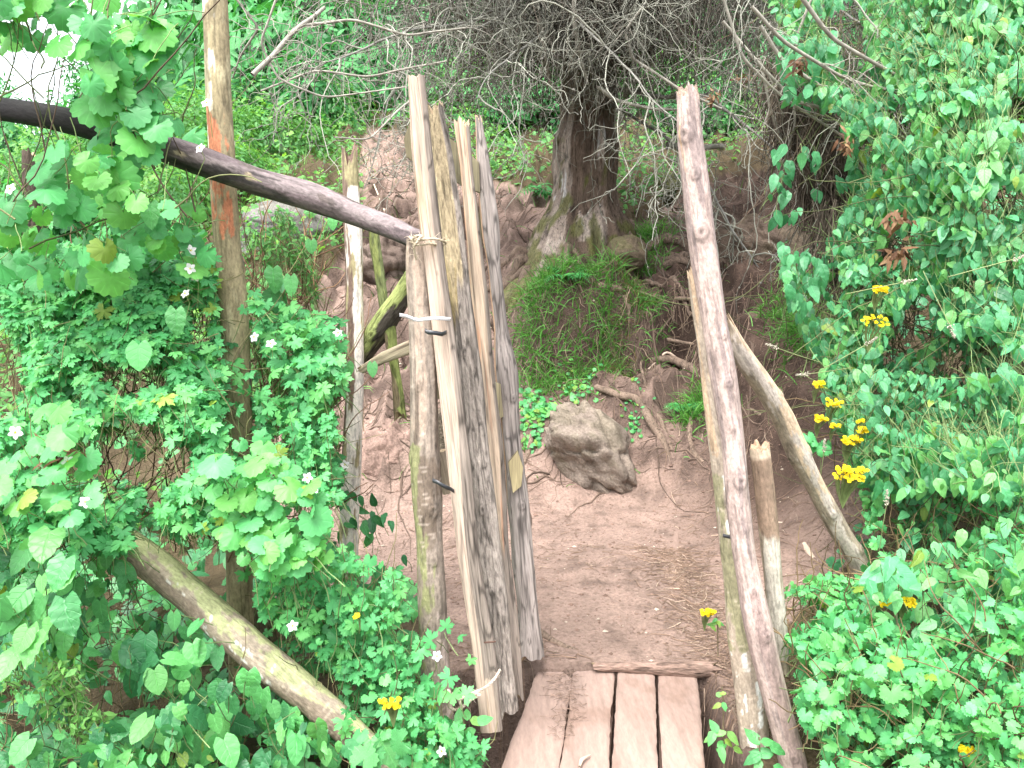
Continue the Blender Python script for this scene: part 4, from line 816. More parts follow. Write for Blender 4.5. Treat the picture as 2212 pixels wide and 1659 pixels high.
PR = {'ovate': proto_ovate(.55), 'lance': proto_ovate(.26, rows=6, tip=.1, droop=.3), 'heart': proto_ovate(.84, rows=12, heart=1., droop=.22, fold=.14), 'small': proto_ovate(.42, rows=4, droop=.1),
      'ger': proto_lobed(5, .55, 3, teeth_d=.20), 'vine': proto_lobed(7, .09, 2, span=R(338), teeth_d=.09), 'lob': proto_lobed(5, .16, 3, span=R(325), teeth_d=.13), 'petal': proto_ovate(.75, rows=4, tip=-.3, droop=.05, fold=.05, wav=0)}
def add_leaves(g, kind, P, Nrm, Tip, size, hue=None, bri=None):
    """P (n,3) leaf bases, Nrm face normals, Tip direction towards the tip"""
    V, Q, T, U = PR[kind]; n = len(P); k = len(V)
    z = unit(Nrm); y = unit(Tip - z * np.sum(Tip * z, -1, keepdims=True)); x = np.cross(y, z)
    size = np.broadcast_to(size, (n,)); wob = rng.uniform(.85, 1.15, (n, 1)); curl = rng.uniform(.3, 1.9, (n, 1))
    W = P[:, None] + size[:, None, None] * (x[:, None] * (V[None, :, 0] * wob)[..., None] + y[:, None] * V[None, :, 1, None] + z[:, None] * (V[None, :, 2] * curl)[..., None])
    hue = rng.random(n) if hue is None else hue; bri = rng.uniform(.38, .62, n) if bri is None else bri
    C = np.repeat(np.stack([np.clip(hue, 0, 1), bri, np.zeros(n)], -1), k, 0); o = (np.arange(n) * k)[:, None, None]
    g.add(W.reshape(-1, 3), None if Q is None else (Q[None] + o).reshape(-1, 4), None if T is None else (T[None] + o).reshape(-1, 3), np.tile(U, (n, 1)), C)
def rand_dir(n, bias, s): return unit(np.asarray(bias) + rng.normal(size=(n, 3)) * s)
def poly_pts(poly, n, cl=None, thr=-9, sd=0, soft=True):
    p = np.array(poly, float); lo, hi = p.min(0), p.max(0); out = []; tot = 0
    while tot < n:
        q = rng.uniform(lo, hi, (n * 3, 2)); k = inpoly(q[:, 0], q[:, 1], poly); q = q[k]
        if cl: q = q[fbm(q[:, 0] / cl, q[:, 1] / cl, s=sd, o=3) > thr]
        out.append(q); tot += len(q)
        if len(q) == 0: break
    return np.concatenate(out)[:n]
def foliage(poly, n, kind, Yf, depth, size, nbias, nspread, tipbias, tipspread, g, stems=None, cl=None, thr=-9, sd=0, hue=(.1, 1), dark_back=0, stem_len=.12, stem_dir=(0, .5, -1), clear=False):
    """leaves on a layer of real depth: Yf(u, v) is the front, depth the thickness behind it"""
    q = poly_pts(poly, int(n * {'lob': 1.9, 'vine': 1.3, 'ger': 1.25}.get(kind, 1.15)), cl, thr, sd)
    U_, V_ = q[:, 0], q[:, 1]; keep = np.ones(len(q))
    keep[(U_ > 452 + .03 * V_) & (U_ < 530 + .03 * V_) & (V_ < 985)] = .07
    keep[(U_ > 30) & (U_ < 185) & (V_ > 20) & (V_ < 175)] = .4
    keep[(U_ > 470) & (U_ < 560) & (V_ > 1175) & (V_ < 1330)] = .1
    dl = np.abs((V_ - 1175) - (U_ - 290) * .80) * .78; keep[(dl < 62) & (U_ > 280) & (U_ < 730)] = .04; keep[(dl < 62) & (U_ >= 730) & (U_ < 840)] = .3
    dr = np.abs(V_ - np.interp(U_, [-60, 90, 270, 450, 560], [225, 250, 292, 352, 392])); keep[(dr < 38) & (U_ < 180)] = .45; keep[(dr < 38) & (U_ >= 180) & (U_ < 345)] = .6; keep[(dr < 45) & (U_ >= 345) & (U_ < 560)] = .04
    q = q[rng.random(len(q)) < keep]
    f = rng.random(len(q)) ** 1.5; Yv = Yf(q[:, 0], q[:, 1]) + f * depth
    Yv = Yv + .12 * fbm(q[:, 0] / 110, q[:, 1] / 110, s=sd + 3)
    P = at(q[:, 0], q[:, 1], Yv); P[:, 2] = np.maximum(P[:, 2], hgt(P[:, 0], P[:, 1]) + .02)
    N_ = rand_dir(len(P), nbias, nspread); T_ = rand_dir(len(P), tipbias, tipspread)
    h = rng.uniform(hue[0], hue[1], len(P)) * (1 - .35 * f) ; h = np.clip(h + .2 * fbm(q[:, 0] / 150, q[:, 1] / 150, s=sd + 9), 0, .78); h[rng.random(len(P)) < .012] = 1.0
    sz = rng.uniform(size[0], size[1], len(P)) ** 1.0 * {'lob': .66, 'vine': .80, 'ger': .84}.get(kind, .95) * rng.choice([1, 1, .8, .6], len(P))
    P0 = P - T_ * (sz * .3)[:, None]
    add_leaves(g, kind, P0, N_, T_, sz, h)
    if stems is not None:
        k = rng.random(len(P)) < .6; S = P0[k]; Dd = rand_dir(k.sum(), stem_dir, .4); W, _ = walks(S, Dd, rng.uniform(.5, 1.5, k.sum()) * stem_len, 6, .15, .05)
        V, Qd = tubes(W, np.full(W.shape[:2], .0016), 3); stems.add(V, Qd, C=np.repeat(np.array([.16, .22, .09]) * rng.uniform(.5, 1.6, (k.sum(), 1)), 18, 0))
    return P
def long_stems(g, n, poly, Yf, depth, L, col, bias=(0, .1, 1), wig=.12, grav=-.02, r=.003):
    q = poly_pts(poly, n); P = at(q[:, 0], q[:, 1], Yf(q[:, 0], q[:, 1]) + rng.random(len(q)) * depth); W, _ = walks(P, rand_dir(len(P), bias, .45), rng.uniform(.4, 1, len(P)) * L, 12, wig, grav)
    V, Qd = tubes(W, taper(12, len(P), r, r * .5), 4); g.add(V, Qd, C=np.repeat(np.asarray(col) * rng.uniform(.5, 1.6, (len(P), 1)), 48, 0))
P_, r_ = pix([(95,1000),(80,700),(68,480),(66,330)], 3.3, [40,34,30,26])
o = make_log('dead_sapling', P_, r_, M_rough, barkc((.10,.075,.06)), bump=(.004, 12, 5), seed=171, crooked=.02, jag=(.03, .02), sides=24, seg=.02); tag(o, 'thin dark dead trunk deep in the leaves at the left edge', 'tree trunk')
def plant(name, label, cat, loc, leafmat, geo, stemgeo, group=None):
    e = empty(name, loc, label, cat, group); geo.build('foliage', leafmat, e, loc=loc)
    if stemgeo is not None and stemgeo.n: stemgeo.build('stems', M_twig, e, loc=loc)
    return e
lin = lambda a, b: (lambda u, v: a + b * (v - 830) / 830)

# --- left: broad leaved climber over the rail
g, s = Geo(), Geo(); Yv = lambda u, v: 2.25 + .0006 * u
TL = [(-60,-40),(330,-40),(350,60),(310,200),(380,260),(430,300),(420,420),(450,560),(330,620),(-60,600)]
foliage(TL, 190, 'vine', Yv, .55, (.07, .13), (0, -1, .35), .45, (.1, -.2, -1), .5, g, s, cl=130, thr=-.12, sd=70, hue=(.1, 1.1), stem_dir=(0, .3, .6))
foliage([(170,60),(330,40),(380,250),(350,360),(200,400)], 45, 'vine', Yv, .3, (.10, .15), (0, -1, .35), .4, (.1, -.2, -1), .5, g, s, hue=(.3, .9), sd=71, stem_dir=(0, .3, .6))
foliage([(-60,-40),(120,-40),(60,40),(-60,60)], 22, 'vine', Yv, .2, (.08, .12), (0, -1, .35), .4, (.1, -.2, -1), .5, g, s, hue=(.2, 1.1), sd=72)
long_stems(s, 36, TL, Yv, .5, .6, (.16,.17,.08)); long_stems(s, 20, TL, Yv, .8, .9, (.10,.07,.05))
plant('broad_leaved_climber', 'climber with large scalloped leaves hanging over the charred end of the slanting rail', 'climbing plant', at(250, 1150, 2.5), L_vine, g, s)
# --- left: cut-leaved geranium mass
g, s = Geo(), Geo(); Yg = lambda u, v: 2.75 - .55 * sstep(520, 1250, v) + .0005 * np.maximum(u - 300, 0)
GM = [(-60,540),(120,520),(330,560),(480,560),(560,600),(640,700),(720,740),(745,800),(700,860),(730,950),(735,1100),(640,1180),(560,1250),(470,1230),(300,1190),(-60,1180)]
foliage(GM, 3600, 'ger', Yg, .65, (.05, .095), (0, -.75, .8), .42, (0, -.6, -.5), .8, g, s, cl=100, thr=-.16, sd=80, hue=(.0, 1.0), clear=True)
foliage([(240,560),(520,580),(600,720),(640,820),(560,960),(300,900),(60,760),(-40,620)], 1300, 'ger', Yg, .3, (.055, .09), (0, -.75, .8), .3, (0, -.6, -.5), .8, g, s, cl=90, thr=-.1, sd=81, hue=(.3, 1.0), clear=True)
foliage([(540,640),(745,690),(745,860),(600,840)], 110, 'ger', Yg, .3, (.07, .10), (0, -.75, .8), .35, (0, -.6, -.5), .8, g, s, sd=82)
long_stems(s, 300, GM, Yg, .6, .35, (.22,.20,.10), bias=(.2, 0, .6), r=.0018); long_stems(s, 250, GM, lambda u, v: Yg(u, v) + .35, .5, .5, (.14,.08,.05), bias=(.2, 0, .6))
plant('cut_leaved_plant', 'dense mass of deeply cut bright green leaves filling the left side', 'plant', at(350, 1300, 2.7), L_ger, g, s)
# round scalloped clump nearer
g, s = Geo(), Geo()
foliage([(440,1000),(560,930),(680,1050),(720,1200),(600,1260),(470,1180)], 150, 'vine', lambda u, v: 2.2 + 0 * u, .25, (.05, .105), (0, -.7, .8), .35, (0, -.6, -.6), .6, g, s, hue=(.5, .95), sd=84)
foliage([(-40,860),(170,870),(210,1060),(100,1300),(-40,1200)], 36, 'vine', lambda u, v: 2.0 + 0 * u, .2, (.07, .12), (0, -.7, .8), .3, (0, -.6, -.6), .6, g, s, hue=(.5, .95), sd=85)
plant('scalloped_leaved_plant', 'clumps of large round scalloped leaves in the middle of the left thicket', 'plant', at(500, 1350, 2.4), L_vine, g, s)
# --- lower middle geranium beside the gate post
g, s = Geo(), Geo(); Yl = lambda u, v: 2.38 - .12 * sstep(1300, 1650, v)
LM = [(560,1240),(740,1180),(860,1230),(880,1320),(905,1400),(930,1480),(960,1560),(1030,1600),(1060,1700),(820,1700),(760,1600),(620,1450),(560,1330)]
foliage(LM, 800, 'ger', Yl, .4, (.05, .085), (0, -.65, .8), .38, (0, -.6, -.5), .8, g, s, cl=90, thr=-.2, sd=90, hue=(.1, 1.0))
foliage(LM, 250, 'lob', Yl, .4, (.045, .075), (0, -.65, .8), .38, (0, -.6, -.5), .8, g, s, cl=90, thr=-.3, sd=91, hue=(.1, .9))
foliage([(900,1300),(1030,1380),(1030,1470),(960,1560),(900,1480)], 9, 'ger', lambda u, v: 2.40 + 0 * u, .05, (.06, .08), (0, -.8, .6), .3, (.3, -.3, -.3), .6, g, s, sd=92, hue=(.5, 1))
long_stems(s, 120, LM, Yl, .4, .25, (.20,.18,.09), r=.0018)
plant('cut_leaved_plant', 'low mound of cut leaves at the foot of the gate post', 'plant', at(850, 1650, 2.4), L_ger, g, s)
# --- heart-leaved creeper bottom left
g, s = Geo(), Geo(); Yh = lambda u, v: 2.30 - .30 * sstep(1150, 1700, v) + .0001 * u
HL = [(-60,1130),(230,1130),(300,1230),(280,1290),(420,1420),(560,1420),(700,1560),(880,1640),(1000,1700),(-60,1700)]
foliage(HL, 620, 'heart', Yh, .7, (.035, .09), (0, -.8, .55), .45, (0, -.4, -1), .55, g, s, cl=80, thr=.0, sd=100, hue=(0, 1.0))
foliage([(-60,1150),(170,1120),(200,1300),(130,1500),(-60,1560)], 24, 'heart', lambda u, v: 1.95 + 0 * u, .15, (.07, .115), (0, -.8, .5), .3, (0, -.4, -1), .35, g, s, hue=(.3, 1), sd=101)
foliage([(300,1290),(560,1400),(760,1580),(560,1600),(400,1500)], 34, 'heart', lambda u, v: 2.12 + 0 * u, .2, (.055, .085), (0, -.8, .5), .35, (0, -.4, -1), .4, g, s, hue=(.1, .8), sd=102)
foliage(HL, 150, 'ovate', Yh, .6, (.035, .065), (0, -.7, .7), .45, (0, -.4, -.7), .7, g, s, sd=103, hue=(.1, .9))
for u, v, sc_ in [(300,775,.085),(750,815,.055),(804,815,.055),(672,550,.05),(590,610,.07),(628,628,.075),(718,500,.05),(325,470,.08),(380,700,.08)]:
    Yp = 2.5 if u < 500 else 3.0
    P = at([u], [v - 30], [Yp]); add_leaves(g, 'heart', P, unit(np.array([[.1, -1, .35]])), np.array([[.05, -.1, -1.]]), sc_, np.array([.6]))
foliage([(560,590),(640,600),(650,700),(600,720)], 8, 'heart', lambda u, v: 3.0 + 0 * u, .2, (.08, .11), (0, -1, .4), .3, (0, -.2, -1), .5, g, s, hue=(.3, .7))
long_stems(s, 260, HL, lambda u, v: Yh(u, v) + .2, .6, .35, (.17,.12,.07), bias=(.3, 0, .8), wig=.2, r=.002)
plant('heart_leaved_creeper', 'creeper with glossy dark heart shaped leaves covering the bottom left corner', 'creeper', at(300, 1700, 2.4), L_heart, g, s)
# --- bright little shrublet bottom left, and by the posts
g, s = Geo(), Geo()
BR = [(85,1410),(170,1440),(180,1520),(235,1540),(250,1580),(190,1600),(110,1560),(80,1480)]
foliage(BR, 330, 'small', lambda u, v: 1.98 + 0 * u, .15, (.022, .04), (0, -.6, .8), .5, (.3, -.3, .8), .8, g, s, hue=(.7, 1.2), stem_len=.04)
foliage([(0,1380),(60,1390),(50,1500),(0,1500)], 60, 'small', lambda u, v: 1.98 + 0 * u, .15, (.022, .04), (0, -.6, .8), .5, (.3, -.3, .8), .8, g, s, hue=(.6, 1.1), stem_len=.04)
plant('bright_leaved_shrublet', 'small sprigs of bright yellow green leaves among the dark hearts at lower left', 'plant', at(170, 1600, 2.05), L_small, g, s)
g, s = Geo(), Geo()
foliage([(520,470),(620,450),(660,520),(690,640),(640,740),(700,800),(740,860),(640,940),(560,900),(540,700)], 1500, 'small', lambda u, v: 3.35 + 0 * u, .5, (.025, .05), (0, -.6, .8), .6, (.1, -.3, .3), .9, g, s, cl=70, thr=-.15, sd=108, hue=(0, .8), stem_len=.08)
long_stems(s, 60, [(540,560),(680,560),(700,860),(560,900)], lambda u, v: 3.4 + 0 * u, .3, .5, (.20,.12,.07))
plant('small_leaved_shrub', 'upright small leaved shrub between the tall patched post and the white patched post', 'shrub', at(600, 1250, 3.6), L_small, g, s)
g, s = Geo(), Geo()
foliage([(740,1060),(830,1080),(870,1150),(880,1260),(760,1280),(700,1200)], 34, 'ovate', lambda u, v: 3.1 + 0 * u, .4, (.06, .10), (0, -.7, .6), .4, (0, -.3, -.8), .5, g, s, sd=109, hue=(0, .5))
plant('dark_leaved_sprig', 'few dark pointed leaves on thin stems left of the gate post', 'plant', at(800, 1330, 3.2), L_heart, g, s)

# --- right: tall leafy bush
g, s = Geo(), Geo()
Yr = lambda u, v: 4.5 - 1.15 * sstep(1650, 2150, u) - .7 * sstep(500, 1200, v) + .35 * sstep(300, 0, v)
RB = [(1660,-40),(2260,-40),(2260,1120),(2050,1050),(1900,1080),(1830,960),(1790,900),(1760,760),(1700,640),(1680,560),(1760,600),(1800,500),(1860,380),(1800,240),(1700,120)]
foliage(RB, 6000, 'ovate', Yr, .7, (.04, .10), (-.2, -1, .4), .4, (0, -.2, -1), .4, g, s, cl=130, thr=-.3, sd=120, hue=(.1, 1.0), stem_dir=(0, .3, 1))
foliage([(1900,-40),(2260,-40),(2260,500),(2050,420),(1960,250)], 1500, 'ovate', Yr, .4, (.05, .11), (-.2, -1, .4), .35, (0, -.2, -1), .35, g, s, cl=120, thr=-.15, sd=121, hue=(.3, .95), stem_dir=(0, .3, 1))
foliage([(1660,60),(1800,100),(1900,330),(1900,600),(1800,560),(1720,300)], 230, 'ovate', lambda u, v: 4.45 + 0 * u, .5, (.07, .12), (0, -1, .3), .4, (0, -.2, -1), .35, g, s, cl=90, thr=-.1, sd=125, hue=(.1, .7), stem_dir=(0, .3, 1))
foliage([(1640,260),(1700,330),(1740,480),(1700,560),(1650,460)], 20, 'ovate', lambda u, v: 4.3 + 0 * u, .2, (.08, .12), (0, -1, .3), .3, (0, -.2, -1), .3, g, s, sd=122, hue=(.1, .5))
foliage([(1690,540),(1780,560),(1830,760),(1780,800),(1700,640)], 60, 'ovate', lambda u, v: 4.1 + 0 * u, .3, (.08, .12), (0, -1, .3), .3, (0, -.2, -1), .3, g, s, sd=123, hue=(.1, .7))
long_stems(s, 200, RB, lambda u, v: Yr(u, v) + .2, .6, 1.0, (.09,.10,.045), bias=(-.3, 0, -.6)); long_stems(s, 300, RB, lambda u, v: Yr(u, v) + .5, .6, 1.1, (.10,.07,.05), bias=(0, 0, -1))
bush = plant('leafy_bush', 'tall wall of drooping pointed green leaves filling the right side above the yellow flowers', 'bush', at(2100, 1250, 3.9), L_ovate, g, s)
# dark bare undersides of the bush
g = Geo()
for poly, nn, Y0, LL in (([(1640,120),(1760,140),(1880,330),(1900,470),(1780,470),(1690,330)], 1500, 4.9, .45), ([(1750,430),(1900,430),(1960,640),(1830,620)], 500, 4.5, .6), ([(2100,600),(2260,620),(2260,800),(2080,740)], 260, 4.0, .5)):
    q = poly_pts(poly, nn); P = at(q[:, 0], q[:, 1], Y0 + rng.random(len(q)) * .5); W, _ = walks(P, rand_dir(len(P), (0, 0, -1), .3), rng.uniform(.3, 1, len(P)) * LL, 10, .16, .08)
    V, Qd = tubes(W, taper(10, len(P), rng.uniform(.002, .006, len(P)), .0015), 4); g.add(V, Qd, C=np.repeat(np.array([.085, .068, .052]) * rng.uniform(.4, 1.9, (len(P), 1)), 40, 0))
o = g.build('hanging_stems', M_twig, loc=at(1800, 200, 4.9)); tag(o, 'dark curtain of hanging dead stems under the right-hand bush', 'dead stems', kind='stuff')
g, s = Geo(), Geo(); foliage([(1840,800),(2260,820),(2260,1040),(1900,1010)], 520, 'ovate', lambda u, v: 3.25 + 0 * u, .35, (.045, .08), (-.1, -.85, .6), .5, (0, -.4, -.8), .5, g, s, sd=137, hue=(.1, .9))
plant('small_leaved_sprays', 'sprays of small pointed leaves overhanging the lower right bank, right of the yellow cluster', 'plant', at(2100, 1300, 3.4), L_ovate, g, s)
# --- right lower: lobed creeper
g, s = Geo(), Geo()
Yk = lambda u, v: 4.0 - 1.75 * sstep(760, 1600, v) - .15 * sstep(1900, 2260, u)
RC = [(1790,880),(1850,820),(2000,900),(2260,1000),(2260,1700),(1740,1700),(1735,1560),(1710,1420),(1690,1330),(1700,1260),(1790,1240),(1870,1250),(1870,1120),(1860,1040),(1800,950)]
foliage(RC, 1350, 'lob', Yk, .35, (.04, .085), (-.1, -.65, .8), .62, (0, -.6, -.6), .7, g, s, cl=60, thr=-.06, sd=130, hue=(.2, 1.0))
foliage([(1760,1300),(1900,1250),(2260,1150),(2260,1700),(1780,1700)], 260, 'lob', lambda u, v: Yk(u, v) - .12, .25, (.05, .085), (-.1, -.65, .8), .5, (0, -.6, -.6), .7, g, s, cl=110, thr=-.1, sd=131, hue=(.4, 1.0))
foliage([(1740,1350),(1780,1400),(1760,1600),(1720,1450)], 25, 'lob', lambda u, v: 2.5 + 0 * u, .25, (.05, .08), (-.1, -.65, .8), .4, (0, -.6, -.6), .7, g, s, sd=132, hue=(.4, 1.0))
foliage([(1740,930),(1790,960),(1780,990),(1740,970)], 6, 'lob', lambda u, v: 3.9 + 0 * u, .1, (.08, .1), (0, -.9, .5), .3, (0, -.3, -1), .4, g, s, sd=132, hue=(.3, .6))
long_stems(s, 420, RC, Yk, .5, .4, (.17,.12,.065), bias=(-.3, 0, .4), wig=.18); plant('lobed_creeper', 'pale green creeper with small lobed leaves spreading over the lower right bank', 'creeper', at(2000, 1659, 2.6), L_ger, g, s)
g, s = Geo(), Geo()
foliage([(1820,560),(2260,560),(2260,1400),(2100,1400),(1900,1100),(1800,860)], 2800, 'ovate', lambda u, v: 3.9 - 1.2 * sstep(700, 1500, v), .45, (.045, .085), (-.1, -.8, .6), .45, (0, -.5, -.7), .6, g, s, cl=100, thr=-.2, sd=135, hue=(.0, .9))
foliage([(1740,1400),(1900,1200),(2260,1100),(2260,1700),(1800,1700)], 420, 'ovate', lambda u, v: 2.5 + 0 * u, .3, (.05, .10), (-.1, -.8, .6), .45, (0, -.5, -.7), .6, g, s, sd=136, hue=(.3, 1))
for u0, u1, v0, v1, Yd in [(1930,2020,330,830,3.2),(2040,2140,600,780,3.1),(1990,2060,960,1180,3.0),(1890,2000,1020,900,3.2),(2120,2240,640,760,3.0)]:
    pass
plant('small_leaved_bush', 'low bush of small pointed leaves around the yellow flowers on the right bank', 'bush', at(2150, 1450, 3.0), L_ovate, g, s)
# velvet-leaved seedling
g, s = Geo(), Geo(); c = at(1545, 1300, 2.5); c = at(2225 * 0 + 1540 * 0 + 1958, 1235 * 0 + 1225, 2.75)
c = at(1926, 1222, 2.6)
for k, (dx, dz, szz) in enumerate([(-.9, -.1, .13), (.8, .1, .10), (.3, .9, .06), (-.2, -.8, .11), (.7, -.6, .14), (1.0, -.9, .12)]):
    add_leaves(g, 'ovate', c[None], unit(np.array([[dx * .2, -.9, .7]])), unit(np.array([[dx, -.4, dz * .8 - .1]])), szz * 1.0, np.array([.45]), np.array([.6]))
W = np.stack([c + [0, .01, 0], c + [.03, .03, -.1], c + [.07, .06, -.3]])[None]; V, Q_ = tubes(W, np.full((1, 3), .004), 5); s.add(V, Q_, C=(.2, .2, .12))
plant('velvet_leaved_seedling', 'single plant with a rosette of large grey green velvety leaves on the lower right bank', 'plant', at(1950, 1330, 2.7), L_ovate, g, s)
# seedlings by the planks
def rosette(u, v, Yd, n, size, label, kind='ovate', mat=None, hue=.6):
    g, s = Geo(), Geo(); c = at(u, v, Yd)
    for k in range(n):
        a = k * 2.4 + rng.uniform(-.3, .3); h = rng.uniform(0, 1) * size * 1.6; d = np.array([math.cos(a), -.55, math.sin(a) * .8 + .1])
        add_leaves(g, kind, (c + [rng.normal() * size * .5, 0, h - size * .6])[None], unit(np.array([[d[0] * .2, -.7, .8]])), unit(d)[None], rng.uniform(.7, 1.1) * size, np.array([hue + rng.normal() * .15]))
    W = np.stack([c + [0, .01, size], c + [.01, .02, -.02], c + [.02, .04, -.15]])[None]; V, Q_ = tubes(W, np.full((1, 3), .0025), 5); s.add(V, Q_, C=(.2, .16, .1)); s_ = s
    plant('seedling', label, 'plant', c + [.02, .03, -.12], mat or L_heart, g, s_)
rosette(1000, 1590, 2.42, 16, .06, 'grey green seedling in front of the foot of the longest pale slat')
rosette(1562, 1600, 2.50, 11, .05, 'small seedling between the rightmost plank and the whitish pole', hue=.9)
rosette(1560, 1510, 2.62, 5, .04, 'tiny seedling beside the edge of the rightmost plank', hue=.9)
rosette(1640, 1640, 2.40, 8, .07, 'broad grey leaved seedling at the very foot of the knotty pink pole', hue=.5)

# ------------------------------------------------------------------ grass
def blades(P, L, wid, col_h, lean=.5, up=1.0, grav=.22):
    n = len(P); m = 6; W, D_ = walks(P, rand_dir(n, (0, -.15, up), lean), L, m, .12, grav)
    side = unit(np.cross(D_.mean(1), rng.normal(size=(n, 3)))); ww = wid * np.array([1, 1, .9, .7, .45, .05])
    V = np.stack([W - side[:, None] * ww[None, :, None], W + side[:, None] * ww[None, :, None]], 2).reshape(n, m * 2, 3)
    q = np.array([(2 * i, 2 * i + 1, 2 * i + 3, 2 * i + 2) for i in range(m - 1)])
    C = np.repeat(np.stack([col_h, rng.uniform(.35, .65, n), 0 * col_h], -1), m * 2, 0)
    return V.reshape(-1, 3), (q[None] + (np.arange(n) * m * 2)[:, None, None]).reshape(-1, 4), C
def tussock(u, v, Yd, rpx, n, L, label, green=.7, name='grass_tussock', ry=.5):
    c = surf(u, v, Yd); r = px(rpx, c[1]); x = c[0] + rng.normal(size=n) * r * .5; y = c[1] + rng.normal(size=n) * r * ry
    P = np.stack([x, y, hgt(x, y)], -1); g = Geo(); V, Q_, C = blades(P, rng.uniform(.25, 1, n) * L, .0038, np.clip(rng.normal(green, .22, n), 0, 1)); g.add(V, Q_, C=C)
    o = g.build(name, L_grass, loc=c); tag(o, label, 'grass')
tussock(1155, 735, 6.7, 48, 620, .28, 'bright green tuft of long grass hanging on the left end of the bank')
tussock(1235, 630, 7.0, 100, 800, .32, 'short grass along the top edge of the bank under the tree roots', .62)
tussock(1200, 800, 6.4, 90, 420, .26, 'sparse grass on the lower left of the bank above the boulder', .62)
tussock(1310, 720, 6.8, 38, 420, .30, 'tuft of long grass in the middle of the bank face', .68)
tussock(1345, 775, 6.6, 50, 500, .24, 'tuft of withered straw coloured grass low on the bank', .12)
tussock(1395, 660, 6.9, 55, 420, .20, 'grass tuft at the right end of the bank top', .6)
tussock(1400, 515, 7.7, 50, 480, .26, 'bright grass tuft beside the mossy right root of the dead tree', .75)
tussock(1400, 590, 7.3, 30, 260, .22, 'thin grass hanging beside the square stone', .65)
tussock(1500, 905, 5.6, 40, 420, .24, 'green grass tuft just left of the whitish pole', .75)
tussock(1720, 660, 6.1, 70, 500, .26, 'dark grass tuft at the edge of the right-hand bush', .6)
tussock(1735, 720, 5.9, 60, 450, .26, 'grass tuft under the left edge of the right-hand bush', .6)
tussock(900, 610, 7.9, 25, 200, .22, 'small grass tuft beside the mossy log', .75)
tussock(1790, 470, 7.2, 60, 300, .2, 'pale grass tuft glimpsed under the dark hanging stems', .8)
g = Geo(); xx = rng.uniform(-.05, 1.6, 420); yy = rng.uniform(6.45, 6.95, 420); S = np.stack([xx, yy, hgt(xx, yy) + .02], -1)
W, _ = walks(S, np.stack([rng.normal(size=420) * .6, -np.ones(420) * .6, -rng.uniform(.2, 1, 420)], -1), rng.uniform(.08, .4, 420), 9, .25, .15)
V, Q_ = tubes(W, taper(9, 420, rng.uniform(.001, .005, 420), .001), 4); g.add(V, Q_, C=np.repeat(np.array([.17, .125, .09]) * rng.uniform(.5, 1.6, (420, 1)), 36, 0)); o = g.build('hanging_roots', M_twig, loc=(.7, 6.7, 1.2)); tag(o, 'dry rootlets and dead grass hanging from the lip of the grassy bank', 'roots', kind='stuff')
# ground plants on the bank
g = Geo(); 
for (u, v, Yd, rp, n, sz) in [(1160,890,6.2,45,110,.05),(1230,935,5.9,35,90,.04),(1150,960,5.9,25,50,.04),(1370,905,5.8,30,50,.03),(1250,845,6.2,60,80,.035)]:
    c = surf(u, v, Yd); r = px(rp, c[1]); x = c[0] + rng.normal(size=n) * r * .5; y = c[1] + rng.normal(size=n) * r * .5; P = np.stack([x, y, hgt(x, y) + rng.uniform(.0, .06, n)], -1)
    add_leaves(g, 'lob', P, rand_dir(n, (0, -.7, .8), .4), rand_dir(n, (0, -.6, -.3), .8), rng.uniform(.7, 1.3, n) * sz)
o = g.build('ground_ivy', L_vine, loc=surf(1160, 890, 6.2)); tag(o, 'low round leaves creeping between the bank and the boulder', 'ground cover', kind='stuff')
# ferns
def fern(u, v, Yd, size, label, nf=7):
    c = surf(u, v, Yd); g = Geo(); s = Geo()
    a = rng.uniform(0, 2 * np.pi, nf); W, D_ = walks(np.repeat(c[None], nf, 0), np.stack([np.cos(a), np.sin(a) * .7 - .3, np.full(nf, 1.1)], -1), size, 14, .05, .14)
    V, Q_ = tubes(W, taper(14, nf, .003, .001), 4); s.add(V, Q_, C=(.12, .15, .06))
    for i in range(2, 14):
        for sg in (-1, 1):
            sd_ = unit(np.cross(D_[:, i], np.array([0, 0, 1.]))) * sg; add_leaves(g, 'lance', W[:, i], rand_dir(nf, (0, -.3, 1), .15), unit(sd_ + D_[:, i] * .4), size * .30 * (1 - (i / 14) ** 1.5) + .01, np.full(nf, .55))
    plant('fern', label, 'fern', c, L_far, g, s)
fern(1180, 425, 9.0, .5, 'fern against the left side of the dead tree trunk'); fern(1225, 600, 7.25, .26, 'small bluish fern at the foot of the dead tree'); fern(1480, 880, 5.9, .2, 'tiny fern on the gully edge')

# ------------------------------------------------------------------ ground cover and background growth
def cover(name, label, n, ylo, yhi, xlo, xhi, kinds, size, mat, hz, thr, sd, hue=(.1, 1), inside=False, poly=BARE):
    P = on_ground(n, ylo, yhi, xlo, xhi, poly, inside); P = P[fbm(P[:, 0] * .9, P[:, 1] * .9, s=sd) > thr]; g = Geo()
    for i, kd in enumerate(kinds):
        Pk = P[i::len(kinds)]; m = len(Pk); lift = rng.random(m) ** 1.4 * hz * (.6 + .8 * np.clip(fbm(Pk[:, 0] * 1.6, Pk[:, 1] * 1.6, s=sd + 2) + .4, 0, 1)); Pk = Pk + np.stack([0 * lift, 0 * lift, lift], -1)
        add_leaves(g, kd, Pk, rand_dir(m, (0, -.6, .9), .45), rand_dir(m, (0, -.5, -.2), .9), rng.uniform(size[0], size[1], m), rng.uniform(hue[0], hue[1], m) * .7 + .35 * fbm(Pk[:, 0] * .7, Pk[:, 1] * .7, s=sd + 5) + .15)
    o = g.build(name, mat, loc=(0, (ylo + yhi) / 2, 2)); return tag(o, label, 'ground cover', kind='stuff')
